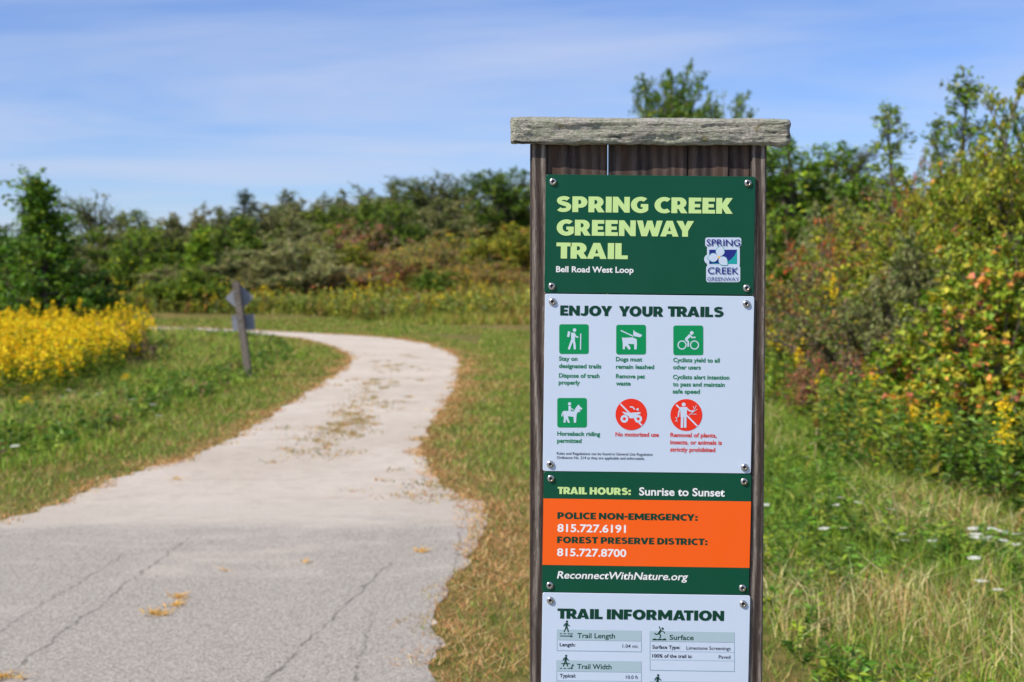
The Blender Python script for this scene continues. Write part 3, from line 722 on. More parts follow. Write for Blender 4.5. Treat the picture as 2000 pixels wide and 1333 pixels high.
tag(link('rough_grass', blades(put(x, y), hh, np.maximum(0.0026, 0.0004 * y), col, R, 0.8, 2, 'rough_grass')), 'knee high rough grass, straw and green mixed, right of the sign', 'grass', kind='stuff')
# broadleaf herbs hidden in that grass
def herb_mass(name, x, y, hgt, nl, leaf, pal, aspect=0.3, jit=0.2):
    n = len(x); h = hgt * R.uniform(0.6, 1.15, n)
    P0 = put(x, y); top = P0 + np.stack([R.normal(0, .1, n) * h, R.normal(0, .1, n) * h, h], 1)
    u = R.uniform(0.15, 1.0, (n, nl, 1))
    P = (P0[:, None] * (1 - u) + top[:, None] * u).reshape(-1, 3)
    a = R.uniform(0, 6.28, n * nl); D = np.stack([np.cos(a), np.sin(a), R.normal(0.35, 0.3, n * nl)], 1)
    L = leaf * R.uniform(0.6, 1.3, n * nl)
    c = np.repeat(palette(pal, n, R, jit), nl, 0) * R.normal(1, 0.15, (n * nl, 1)).clip(0.6, 1.5)
    V, F = leaves(P, D, L, L * aspect, R, 0.8)
    sv, sf = tubes(P0, top, np.full(n, 0.003), np.full(n, 0.002), 3)
    return np_mesh(name, np.vstack([V, sv]), np.vstack([F, sf + len(V)]), LEAF, np.vstack([c, np.tile(np.array(g_olive) * 0.8, (len(sf), 1))]).clip(0.005, 0.9))
x, y = wedge(7000, 4.4, 20, R, 0.05, 0.44, power=0.4); ok = (x > 1.2) & (x < 3.4) & (field(x, y, 2.4, 44) > 0.42 + 0.3 * smooth(8.0, 6.0, y)); x, y = x[ok], y[ok]
tag(link('broadleaf_herbs', herb_mass('broadleaf_herbs', x, y, 0.15, 12, 0.05, [(g_dark, 1.5), (lin(104, 144, 48), 4), (g_lite, 3)], 0.2)), 'low green broadleaf weeds scattered through the rough grass', 'weeds', kind='stuff')
# forb band at the foot of the right hedge
x, y = wedge(5200, 8.5, 24, R, 0.10, 0.45, power=0.4); ok = (x > 3.0 + 0.35 * np.sin(y * 0.9)) & (x < 4.8); x, y = x[ok], y[ok]
tag(link('hedge_foot_herbs', herb_mass('hedge_foot_herbs', x, y, 0.62, 22, 0.07, [(g_mid, 4), (g_lite, 4), (g_yel, 1.2), (g_dark, 2)], 0.22)), 'waist high leafy green herbs along the foot of the right hedge', 'herbs', kind='stuff')
# --- rough grass on the left and inside the bend
x, y = wedge(340000, 8.5, 41, R, -0.62, 0.02, power=0.2)
ok = ~in_trail(x, y); x, y = x[ok], y[ok]; d = edge_dist(x, y)
left = x < np.interp(y, LE[:285, 1], LE[:285, 0])
ok = left & (d > 1.0 + 0.3 * (field(x, y, 1.4, 6) - 0.5)); x, y, d = x[ok], y[ok], d[ok]
f1, f2 = field(x, y, 0.8, 51), field(x, y, 2.6, 52)
dry = R.uniform(0, 1, len(x)) < 0.16 + 0.5 * (f1 - 0.5).clip(0, 1) + 0.25 * (f2 - 0.5)
col = np.where(dry[:, None], palette([(straw, 3), (stan, 4), (brown, 2)], len(x), R), palette([(lin(126, 160, 54), 5), (lin(160, 180, 76), 4), (g_dark, 1.0)], len(x), R))
hh = (0.08 + 0.22 * R.uniform(0, 1, len(x)) ** 1.3) * (0.65 + 0.7 * f2) * smooth(0.7, 1.8, d).clip(0.45, 1)
tag(link('tall_grass', blades(put(x, y), hh, np.maximum(0.0035, 0.00042 * y), col, R, 0.5, 2, 'tall_grass')), 'lush unmown grass left of the trail around the leaning sign', 'grass', kind='stuff')
x, y = wedge(12000, 9, 40, R, -0.6, 0.0, power=0.3); d = edge_dist(x, y); left = x < np.interp(y, LE[:285, 1], LE[:285, 0])
ok = left & ~in_trail(x, y) & (d > 1.15) & ((np.abs(d - 1.6) < 0.55) | (field(x, y, 1.1, 61) > 0.66)); x, y = x[ok], y[ok]
tag(link('verge_weeds', herb_mass('verge_weeds', x, y, 0.24, 13, 0.06, [(g_dark, 4), (g_mid, 4), (g_lite, 1), (brown, 0.5)])), 'dark leafy weeds edging the unmown grass left of the trail', 'weeds', kind='stuff')
# --- hillside meadow
x, y = wedge(320000, 45.5, 92, R, -0.68, 0.55, power=0.0)
d = edge_dist(x, y); ok = d > 4.3 + 1.2 * field(x, y, 0.5, 9); x, y, d = x[ok], y[ok], d[ok]
f1, f2, f3 = field(x, y, 0.25, 71), field(x, y, 0.7, 72), field(x, y, 0.3, 73)
w = R.uniform(0, 1, len(x))
warm = f1 * smooth(-22, -6, x)
col = palette([(lin(154, 160, 68), 5), (lin(184, 174, 88), 4), (lin(206, 186, 122), 1.5), (lin(120, 146, 54), 2.5)], len(x), R)
low = smooth(9, 5, d); k = R.uniform(0, 1, len(x)) < 0.75 * low; col[k] = palette([(lin(128, 146, 58), 4), (lin(160, 160, 70), 3)], int(k.sum()), R)
k = w < 0.75 * (warm - 0.35).clip(0, 1) * 1.6 * (1 - low); col[k] = palette([(lin(200, 150, 90), 4), (lin(184, 124, 78), 3), (lin(206, 186, 122), 2)], int(k.sum()), R)
k = (w > 0.985 - 0.03 * f2) & (f3 > 0.4); col[k] = palette([(lin(232, 176, 40), 3), (lin(214, 150, 40), 2)], int(k.sum()), R)
hh = 0.30 + 0.6 * R.uniform(0, 1, len(x)) * (0.5 + f2); hh *= smooth(3.8, 6.5, d).clip(0.3, 1) * (0.5 + 0.5 * smooth(7, 14, d))
tag(link('hillside_meadow', blades(put(x, y), hh, 0.00055 * y, col, R, 0.35, 1, 'hillside_meadow')), 'tall tan and green meadow grass covering the far hillside', 'meadow', kind='stuff')
x, y = wedge(5200, 47, 78, R, -0.42, 0.42, power=0.0); d = edge_dist(x, y); ok = (d > 5.2) & (field(x, y, 0.5, 81) > 0.45); x, y = x[ok], y[ok]
x2, y2 = wedge(5600, 47, 53, R, -0.62, 0.2); d2 = edge_dist(x2, y2); ok = d2 > 4.2 + 0.8 * field(x2, y2, 0.6, 82)
x, y = np.append(x, x2[ok]), np.append(y, y2[ok])
tag(link('hillside_herbs', herb_mass('hillside_herbs', x, y, 0.62, 14, 0.12, [(lin(124, 142, 56), 4), (lin(152, 160, 66), 4), (g_olive, 2), (lin(170, 120, 70), 1.2), (g_yel, 1.5)])), 'leafy wild herbs filling the slope between the shrubs', 'herbs', kind='stuff')

# ------------------------------------------------------------------ goldenrod
def goldenrod_geo(P0, h, Rr, nl=16, nf=46, leaf=0.085, fl=0.028):
    n = len(P0); lean = Rr.normal(0, 0.09, (n, 2)) * h[:, None]
    top = P0 + np.concatenate([lean, h[:, None]], 1)
    sv, sf = tubes(P0, top, np.full(n, 0.004), np.full(n, 0.002), 3)
    u = Rr.uniform(0.08, 0.86, (n, nl, 1)); P = (P0[:, None] * (1 - u) + top[:, None] * u).reshape(-1, 3)
    a = Rr.uniform(0, 6.28, n * nl); D = np.stack([np.cos(a), np.sin(a), Rr.normal(0.35, 0.25, n * nl)], 1); L = leaf * Rr.uniform(0.6, 1.3, n * nl)
    lv, lf = leaves(P, D, L, L * 0.16, Rr, 0.7); lc = palette([(g_mid, 4), (g_lite, 3), (g_yel, 1), (g_dark, 2)], n * nl, Rr)
    # plume: arching side sprays that shorten towards the tip
    u = Rr.uniform(0, 1, (n, nf)); a = Rr.integers(0, 7, (n, nf)) * 0.9 + Rr.normal(0, 0.15, (n, nf)); rr = Rr.uniform(0, 1, (n, nf)) ** 0.7 * (0.105 * (1 - u) + 0.012)
    pz = -0.20 + u * 0.26 + rr * 0.35 - rr ** 2 * 3
    F0 = top[:, None] + np.stack([np.cos(a) * rr, np.sin(a) * rr, pz], -1); F0 = F0.reshape(-1, 3)
    L = fl * Rr.uniform(0.6, 1.4, len(F0)); fv, ff = leaves(F0, Rr.normal(0, 1, (len(F0), 3)) + [0, 0, 0.4], L, L * 0.45, Rr, 0.3)
    fc = palette([(lin(252, 222, 44), 5), (lin(246, 206, 36), 4), (lin(226, 182, 44), 2), (lin(176, 166, 54), 1.2)], len(F0), Rr, 0.1)
    return (sv, sf, np.tile(np.array(g_olive), (len(sf), 1))), (lv, lf, lc), (fv, ff, fc)
def join(name, parts, mat):
    V, F, C, o = [], [], [], 0
    for v, f, c in parts: V.append(v); F.append(f + o); C.append(c); o += len(v)
    return np_mesh(name, np.vstack(V), np.vstack(F), mat, np.vstack(C).clip(0.005, 0.92))
gp = np.array([G(-260, 815), G(0, 803), G(110, 793), G(205, 762), G(245, 738), G(288, 712), G(284, 690), G(262, 681), (-10.5, 33.5), (-15, 35), (-17, 30)])
def inside(x, y, Q):
    r = np.zeros(len(x), bool)
    for k in range(len(Q)):
        (xa, ya), (xb, yb) = Q[k - 1], Q[k]
        if ya != yb: r ^= ((yb > y) != (ya > y)) & (x < (xa - xb) * (y - yb) / (ya - yb) + xb)
    return r
x = R.uniform(-17, -4, 9000); y = R.uniform(15, 36, 9000)
ok = inside(x, y, gp) & (x > -0.42 * y); x, y = x[ok][:2000], y[ok][:2000]
h = R.normal(0.70, 0.14, len(x)) + 0.2 * (field(x, y, 0.9, 90) - 0.5)
st, lf_, fl_ = goldenrod_geo(put(x, y), h, R, 20, 36, 0.10, 0.040)
tag(link('goldenrod_patch', join('goldenrod_patch', [st, lf_, fl_], PETAL)), 'dense patch of bright yellow goldenrod at left before the conical tree', 'goldenrod', kind='stuff')
# weeds coloured dark to stand for the shaded right end of the patch
qx, qy = G(250, 722); x = R.normal(qx, 0.35, 60); y = R.normal(qy, 0.8, 60)
tag(link('shade_weeds', herb_mass('shade_weeds', x, y, 0.75, 26, 0.07, [(g_dark, 3), (brown, 2), (plum, 1.5)])), 'dark coloured weeds standing for the shade at the right end of the goldenrod patch', 'weeds', kind='stuff')
# scattered goldenrod along the far verge, reads as one band
x, y = wedge(900, 47.2, 53, R, -0.36, 0.10); d = edge_dist(x, y); ok = (d > 4.6) & (field(x, y, 0.9, 93) > 0.5); x, y = x[ok], y[ok]
st, lf_, fl_ = goldenrod_geo(put(x, y), R.normal(0.66, 0.22, len(x)).clip(0.3, 1.2), R, 12, 7, 0.13, 0.055)
tag(link('goldenrod_band', join('goldenrod_band', [st, lf_, fl_], PETAL)), 'loose band of yellow flowers along the far side of the trail', 'goldenrod', kind='stuff')
# single goldenrod plants one can point at
GPRO = []
for s in range(3):
    Rr = np.random.default_rng(200 + s); st, lf_, fl_ = goldenrod_geo(np.zeros((1, 3)), np.array([1.0]), Rr, 26, 80, 0.09, 0.03)
    GPRO.append((join('goldenrod_stem', [st, lf_], LEAF), join('goldenrod_plume', [fl_], PETAL)))
def goldenrod(px, py, D, label, k, group=None):
    xx = (px - 1000) / FPX * D; z0 = float(height(xx, D)); hgt = max(0.3, zpix(py - 10, D) - z0)
    r = empty('goldenrod_plant', (xx, D, z0), random.uniform(0, 6)); r.scale = (1.0, 1.0, hgt)
    link('leafy_stem', GPRO[k % 3][0], r); link('flower_plume', GPRO[k % 3][1], r)['kind'] = 'stuff'
    tag(r, label, 'goldenrod', group)
GG = 'single goldenrod plants at the hedge foot'
for k, (px, py, D, lab) in enumerate([
    (1552, 700, 17, 'goldenrod with yellow plume left of the small pinkish weed clump'), (1514, 655, 19, 'goldenrod plume touching the sign post edge, uppermost on the right side'),
    (1505, 668, 18.5, 'goldenrod plume just below the uppermost one at the sign post'), (1600, 742, 16, 'goldenrod under the pinkish weed clump'),
    (1733, 735, 14, 'bright goldenrod plume at the centre of the hedge foot'), (1790, 745, 13.5, 'goldenrod plume right of the bright central plume'),
    (1812, 770, 13, 'short goldenrod below the low tangle of orange leaves'), (1878, 810, 11.5, 'pair forming goldenrod plume at the lower right, left one'),
    (1898, 822, 11.6, 'pair forming goldenrod plume at the lower right, right one'), (1966, 798, 10.8, 'goldenrod plume nearest the right edge'),
    (1778, 806, 12.5, 'goldenrod head low in the leafy green herbs'), (1942, 845, 10.8, 'yellowing goldenrod beside the dark clump at the right edge'),
    (1700, 775, 14.5, 'small goldenrod between sign and central plume'), (1650, 560, 17.5, 'goldenrod high in the twiggy bushes right of the sign')]):
    goldenrod(px, py, D * 0.93, lab, k, GG)
goldenrod(48, 795, 15.6, 'stray yellow goldenrod in front of the left patch', 1); goldenrod(245, 742, 19.5, 'stray goldenrod in the grass right of the left patch', 2)

# ------------------------------------------------------------------ white umbel flowers, teasel
def umbel():
    Rr = np.random.default_rng(5)
    n = 26; a = np.arange(n) * 2.4; r = 0.042 * np.sqrt((np.arange(n) + 0.5) / n)
    C = np.stack([np.cos(a) * r, np.sin(a) * r, 1.0 - r ** 2 * 4], 1)
    hub = np.tile([[0, 0, 0.955]], (n, 1))
    sv, sf = tubes(np.vstack([[[0, 0, 0]], hub]), np.vstack([[[0.0, 0, 0.955]], C]), np.append(0.0022, np.full(n, 0.0006)), np.append(0.0018, np.full(n, 0.0006)), 3)
    u = Rr.uniform(0.1, 0.7, 8); P = np.stack([0 * u, 0 * u, u], 1); b = Rr.uniform(0, 6.28, 8); D = np.stack([np.cos(b), np.sin(b), 0.5 + 0 * b], 1)
    lv, lf = leaves(P, D, np.full(8, 0.09), np.full(8, 0.012), Rr)
    stem = join('umbel_stem', [(sv, sf, np.tile(np.array(lin(120, 140, 84)), (len(sf), 1))), (lv, lf, np.tile(np.array(g_mid), (8, 1)))], LEAF)
    m = 9; FP = np.repeat(C, m, 0) + Rr.normal(0, 0.0042, (n * m, 3)) * [1, 1, 0.3]; b = Rr.uniform(0, 6.28, n * m)
    fv, ff = leaves(FP, np.stack([np.cos(b), np.sin(b), 0 * b], 1), np.full(n * m, 0.010), np.full(n * m, 0.0045), Rr, 2.0)
    head = join('umbel_head', [(fv, ff, np.tile([[0.78, 0.80, 0.76]], (n * m, 1)))], PETAL)
    return stem, head
USTEM, UHEAD = umbel()
UM = [(1912, 1056, 8.6, 'leftmost'), (1940, 1049, 8.6, 'upper'), (1993, 1068, 8.4, 'rightmost'), (1962, 1080, 8.5, 'upper right'), (1914, 1088, 8.4, 'left middle'), (1916, 1100, 8.3, 'lower left'),
      (1940, 1102, 8.3, 'middle'), (1966, 1108, 8.2, 'right middle'), (1930, 1117, 8.2, 'lower middle'), (1988, 1116, 8.1, 'lower right'), (1912, 1164, 7.7, 'lowest')]
SC = [(1667, 901, 12.5), (1660, 934, 11.7), (1592, 882, 13), (1686, 821, 14.5), (1644, 1005, 9.8), (1640, 1029, 9.5), (1677, 1020, 9.6), (1617, 1092, 8.6), (1655, 1093, 8.6), (1742, 1041, 9.3), (1767, 1107, 8.4), (1770, 1122, 8.2), (1832, 1123, 8.2), (1722, 979, 10.3), (1800, 942, 11.2), (1826, 956, 11), (1499, 1020, 9.5), (1960, 1250, 6.9), (1924, 1226, 7.1), (1577, 912, 12), (1880, 900, 11.5)]
def flower(px, py, D, label, group, s=1.0):
    xx = (px - 1000) / FPX * D; z0 = float(height(xx, D)); hgt = max(0.12, zpix(py, D) - z0)
    r = empty('white_umbel_flower', (xx, D, z0), random.uniform(0, 6)); r.rotation_euler = (random.uniform(-.12, .12), random.uniform(-.12, .12), random.uniform(0, 6))
    r.scale = (s, s, hgt); link('stem', USTEM, r); h = link('flower_head', UHEAD, r)
    tag(r, label, 'wildflower', group)
for px, py, D, w in UM: flower(px, py, D, 'white flat topped wildflower, the %s one of the cluster at lower right' % w, 'white flower cluster at lower right', random.uniform(0.7, 0.95))
for px, py, D in SC: flower(px, py, D, 'small white flat topped wildflower scattered alone in the rough grass', 'scattered white wildflowers', random.uniform(0.5, 0.75))
for px, py in [(122, 775), (132, 762), (160, 778), (190, 770), (298, 790), (308, 812), (30, 870), (255, 780)]:
    D = G(px, py)[1] * 0.87; flower(px, py, D, 'tiny white wildflower dotted in the grass left of the trail', 'white wildflowers left of the trail', 0.9)
def teasel(px, pyt, D):
    xx = (px - 1000) / FPX * D; z0 = float(height(xx, D)); h = zpix(pyt, D) - z0
    r = empty('teasel', (xx, D, z0)); r.rotation_euler = (0, 0.05, 0)
    P0 = np.array([[0, 0, 0.], [0, 0, h * .4], [0, 0, h * .72]]); P1 = np.array([[0, 0, h * .4], [0, 0, h * .72], [0, 0, h * .93]])
    sv, sf = tubes(P0, P1, np.full(3, .007), np.full(3, .006), 6)
    Rr = np.random.default_rng(3); zz2 = np.array([.4, .4, .72, .72, .55, .55]) * h; an = np.array([0, 3.1, .4, 3.5, 1.6, 4.7])
    lv, lf = leaves(np.stack([0 * zz2, 0 * zz2, zz2], 1), np.stack([np.cos(an), np.sin(an), .5 + 0 * an], 1), np.full(6, .11), np.full(6, .016), Rr)
    link('stem', join('teasel_stem', [(sv, sf, np.tile(np.array(lin(190, 175, 130)), (len(sf), 1))), (lv, lf, np.tile(np.array(g_mid), (6, 1)))], LEAF), r)
    n = 150; u = (np.arange(n) + .5) / n; a = np.arange(n) * 2.4; rad = .018 * np.sin(np.pi * (0.12 + 0.8 * u)); P = np.stack([np.cos(a) * rad, np.sin(a) * rad, h * .92 + u * .07], 1)
    fv, ff = leaves(P, np.stack([np.cos(a), np.sin(a), .5 + 0 * a], 1), np.full(n, .014), np.full(n, .004), Rr)
    link('seed_head', join('teasel_head', [(fv, ff, palette([(lin(160, 108, 60), 3), (lin(130, 84, 50), 2)], n, Rr))], PETAL), r)
    tag(r, 'tall thin teasel with brown seed head standing in the grass right of the sign', 'teasel')
teasel(1594, 828, 12.2)

# ------------------------------------------------------------------ the sign board
def box(x0, x1, y0, y1, z0, z1, bev=0.003):
    import bmesh
    bm = bmesh.new(); bmesh.ops.create_cube(bm, size=1)
    for v in bm.verts: v.co = Vector((x0 + (v.co.x + .5) * (x1 - x0), y0 + (v.co.y + .5) * (y1 - y0), z0 + (v.co.z + .5) * (z1 - z0)))
    if bev: bmesh.ops.bevel(bm, geom=bm.edges[:], offset=bev, segments=2, affect='EDGES')
    me = bpy.data.meshes.new('box'); bm.to_mesh(me); bm.free(); return me
SX = on_plane(1267, 666, SIGN_D)[0]
sign = empty('trail_sign', (SX, SIGN_D, 0))
tag(sign, 'tall wooden trail sign board with green, white and orange panels and grey cap', 'sign')
def sx(px, py=300, D=SIGN_D): return on_plane(px, py, D)[0] - SX
ztop = zpix(281, SIGN_D)
yp = 0.004                                     # front of the posts behind the panel faces
def part(name, me, mat, parent=sign, loc=(0, 0, 0)):
    if mat: me.materials.clear(); me.materials.append(mat)
    return link(name, me, parent, loc)
pl0, pl1 = sx(1036.5), sx(1069); pr0, pr1 = sx(1468), sx(1498.5)
for a0, a1 in ((pl0, pl1), (pr0, pr1)):
    part('post', box(-(a1 - a0) / 2, (a1 - a0) / 2, yp, yp + 0.09, -0.5, ztop + 0.007, 0.003), WOOD_POST, sign, ((a0 + a1) / 2, 0, 0))
cuts = [(1069.6, 1187.4), (1190.2, 1344.6), (1346.2, 1425), (1426.0, 1467.4)]
for q, (a0, a1) in enumerate(cuts):
    u0, u1 = sx(a0), sx(a1)
    part('plank', box(-(u1 - u0) / 2, (u1 - u0) / 2, yp + 0.008 + 0.001 * (q % 2), yp + 0.030, 0.25, ztop + 0.009 - 0.001 * q, 0.0015), WOOD_PLANK, sign, ((u0 + u1) / 2, 0, 0))
# cap: a thick weathered board, rough all over
def cap_mesh():
    L0, L1 = sx(998), sx(1541.5); dep0, dep1 = -0.012, 0.135; th = 0.047
    nxs = 300; prof = []
    r = 0.008
    def arc(cx, cz, a0, a1, n): return [(cx + r * math.cos(a0 + (a1 - a0) * k / n), cz + r * math.sin(a0 + (a1 - a0) * k / n)) for k in range(n + 1)]
    segs = arc(dep0 + r, th - r, math.pi, math.pi / 2, 5) + [(dep0 + r + (dep1 - dep0 - 2 * r) * k / 24, th) for k in range(1, 24)] + arc(dep1 - r, th - r, math.pi / 2, 0, 5) \
        + [(dep1, th - r - (th - 2 * r) * k / 6) for k in range(1, 6)] + arc(dep1 - r, r, 0, -math.pi / 2, 5) + [(dep1 - r - (dep1 - dep0 - 2 * r) * k / 24, 0) for k in range(1, 24)] \
        + arc(dep0 + r, r, -math.pi / 2, -math.pi, 5) + [(dep0, r + (th - 2 * r) * k / 12) for k in range(1, 12)]
    m = len(segs); V = []
    cy, cz = (dep0 + dep1) / 2, th / 2
    for i_ in range(nxs + 1):
        u = i_ / nxs; X = L0 + (L1 - L0) * u
        e = min(u, 1 - u) * (L1 - L0); sh = 1 - 0.10 * max(0, 1 - e / 0.010) ** 2
        for (yy, z) in segs:
            p = Vector((X * 9, yy * 60, z * 60)); f = noise.fractal(p, 1.0, 2.0, 5) * 0.0028
            f += noise.fractal(Vector((X * 45, yy * 160, z * 160 + 7)), 1.0, 2.0, 3) * 0.0017
            f -= 0.004 * max(0, noise.noise(Vector((X * 30, yy * 30, z * 30 + 3))) - 0.45)
            dy, dz = yy - cy, z - cz; n_ = Vector((0, dy / 0.08, dz / 0.022)); n_ = n_.normalized() if n_.length else n_
            if yy <= dep0 + 1e-6: n_ = Vector((0, -1, 0))
            Yp, Zp = cy + dy * sh + n_.y * f, cz + dz * sh + n_.z * f
            drip = 0.006 * max(0, noise.noise(Vector((X * 40, 2.2, 1.1)))) * (1 if z < r and yy < dep0 + 0.03 else 0) * (1.6 if u > 0.94 else 0.4)
            V.append((X + 0.004 * noise.noise(Vector((z * 70, yy * 40, i_ == 0 and 1 or 5))) * (1 if e < 0.004 else 0), Yp, Zp - drip))
    F = []
    for i_ in range(nxs):
        for k in range(m):
            F.append((i_ * m + k, i_ * m + (k + 1) % m, (i_ + 1) * m + (k + 1) % m, (i_ + 1) * m + k))
    F.append(tuple(range(m - 1, -1, -1))); F.append(tuple(range(nxs * m, nxs * m + m)))
    me = py_mesh('cap', V, F, [CAPM], smooth=True); return me
cap = link('cap_board', cap_mesh(), sign, (0, 0, ztop - 0.002)); cap.rotation_euler = (math.radians(7), math.radians(0.4), 0)
tag(cap, 'grey lichen crusted cap board')

# --- flat print tools: everything is laid out in panel space
class Panel:
    def __init__(s, tl, tr, br, bl, roll, mat, label, y=0.0):
        s.roll = math.radians(roll)
        pts = [on_plane(*p, SIGN_D) for p in (tl, tr, br, bl)]
        c0, c1 = sum(p[0] for p in pts) / 4, sum(p[1] for p in pts) / 4
        s.c = (c0, c1); loc = [s.loc_w(*p) for p in pts]
        x0, x1 = (loc[0][0] + loc[3][0]) / 2, (loc[1][0] + loc[2][0]) / 2; z1, z0 = (loc[0][1] + loc[1][1]) / 2, (loc[2][1] + loc[3][1]) / 2
        s.rect = (x0, x1, z0, z1)
        V, F = [], []; rr = 0.004; ring = []
        for (cx, cz, a0) in ((x1 - rr, z1 - rr, 0), (x0 + rr, z1 - rr, 90), (x0 + rr, z0 + rr, 180), (x1 - rr, z0 + rr, 270)):
            for k in range(5): t = math.radians(a0 + k * 22.5); ring.append((cx + rr * math.cos(t), cz + rr * math.sin(t)))
        n = len(ring)
        b = 0.0005
        for yy, ins in ((0.0032, 0), (b, 0), (0, b)):
            for (a, c) in ring: V.append((a - (ins if a > 0 else -ins), yy, c - (ins if c > (z0 + z1) / 2 else -ins)))
        for q in range(2):
            for k in range(n): F.append((q * n + k, q * n + (k + 1) % n, (q + 1) * n + (k + 1) % n, (q + 1) * n + k))
        F.append(tuple(range(2 * n, 3 * n))); F.append(tuple(range(n - 1, -1, -1)))
        s.o = link('sign_panel', py_mesh('sign_panel', V, [f[::-1] for f in F], [mat]), sign, (s.c[0] - SX, y, s.c[1]))
        s.o.rotation_euler = (0, s.roll, 0); s.o['label'] = label
    def loc_w(s, X, Z):
        dx, dz = X - s.c[0], Z - s.c[1]; c, n = math.cos(s.roll), math.sin(s.roll)
        return dx * c - dz * n, dx * n + dz * c
    def L(s, px, py): return s.loc_w(*on_plane(px, py, SIGN_D))
    def poly(s, name, layers, conv=lambda x, y: (x, y), lift=0.0004, label=None):
        """layers: (material, [outer, hole...]) in photo pixels via conv; each layer 0.06 mm above the last"""
        V, F, M, mats = [], [], [], []
        for q, (mat, loops) in enumerate(layers):
            if mat not in mats: mats.append(mat)
            pp = [[Vector((*s.L(*conv(*p)), 0)) for p in lp] for lp in loops]
            tri = tessellate_polygon(pp); flat = [v for lp in pp for v in lp]; o = len(V)
            V += [(v.x, -lift - 0.00006 * q, v.y) for v in flat]
            for t in tri:
                a, b, c = (flat[k] for k in t)
                F.append(tuple(o + k for k in (t if (b - a).cross(c - a).z > 0 else t[::-1]))); M.append(mats.index(mat))
        o = link(name, py_mesh(name, V, F, mats, M), s.o)
        if label: o['label'] = label
        return o
    def place(s, name, me, mat, left, right, base, cap, ref, x0, x1, shear=0.0):
        xa, zb = s.L(left, base); xb, _ = s.L(right, base); kx = (xb - xa) / (x1 - x0); kz = cap / FPX * SIGN_D / ref
        for v in me.vertices:
            x, y = v.co.x, v.co.y; v.co = (xa + (x - x0) * kx + shear * y * kz, -0.00045, zb + y * kz)
        me.materials.clear(); me.materials.append(mat)
        return link(name, me, s.o)
    def text(s, body, left, right, base, cap, mat, bold=0.02, shear=0.0, name='lettering'):
        me = font_mesh(body, bold); xs = [v.co.x for v in me.vertices]
        return s.place(name, me, mat, left, right, base, cap, REFCAP, min(xs), max(xs), shear)
    def black(s, body, left, right, base, cap, mat, name='heading_lettering'):
        me, w = black_mesh(body); return s.place(name, me, mat, left, right, base, cap, 1.0, 0.0, w)
    def screws(s, pts):
        for p in pts:
            x, z = s.L(*p); o = link('screw', SCREW, s.o, (x, 0, z)); o.rotation_euler = (0, random.uniform(0, 1), 0)

def font_mesh(body, off):
    c = bpy.data.curves.new('t', 'FONT'); c.body = body; c.offset = off; c.size = 1; c.resolution_u = 4
    o = bpy.data.objects.new('t', c); COL.objects.link(o)
    dg = bpy.context.evaluated_depsgraph_get(); dg.update()
    me = bpy.data.meshes.new_from_object(o.evaluated_get(dg))
    bpy.data.objects.remove(o); bpy.data.curves.remove(c); me.name = 'lettering'; return me
_m = font_mesh('H', 0.0); REFCAP = max(v.co.y for v in _m.vertices); bpy.data.meshes.remove(_m)

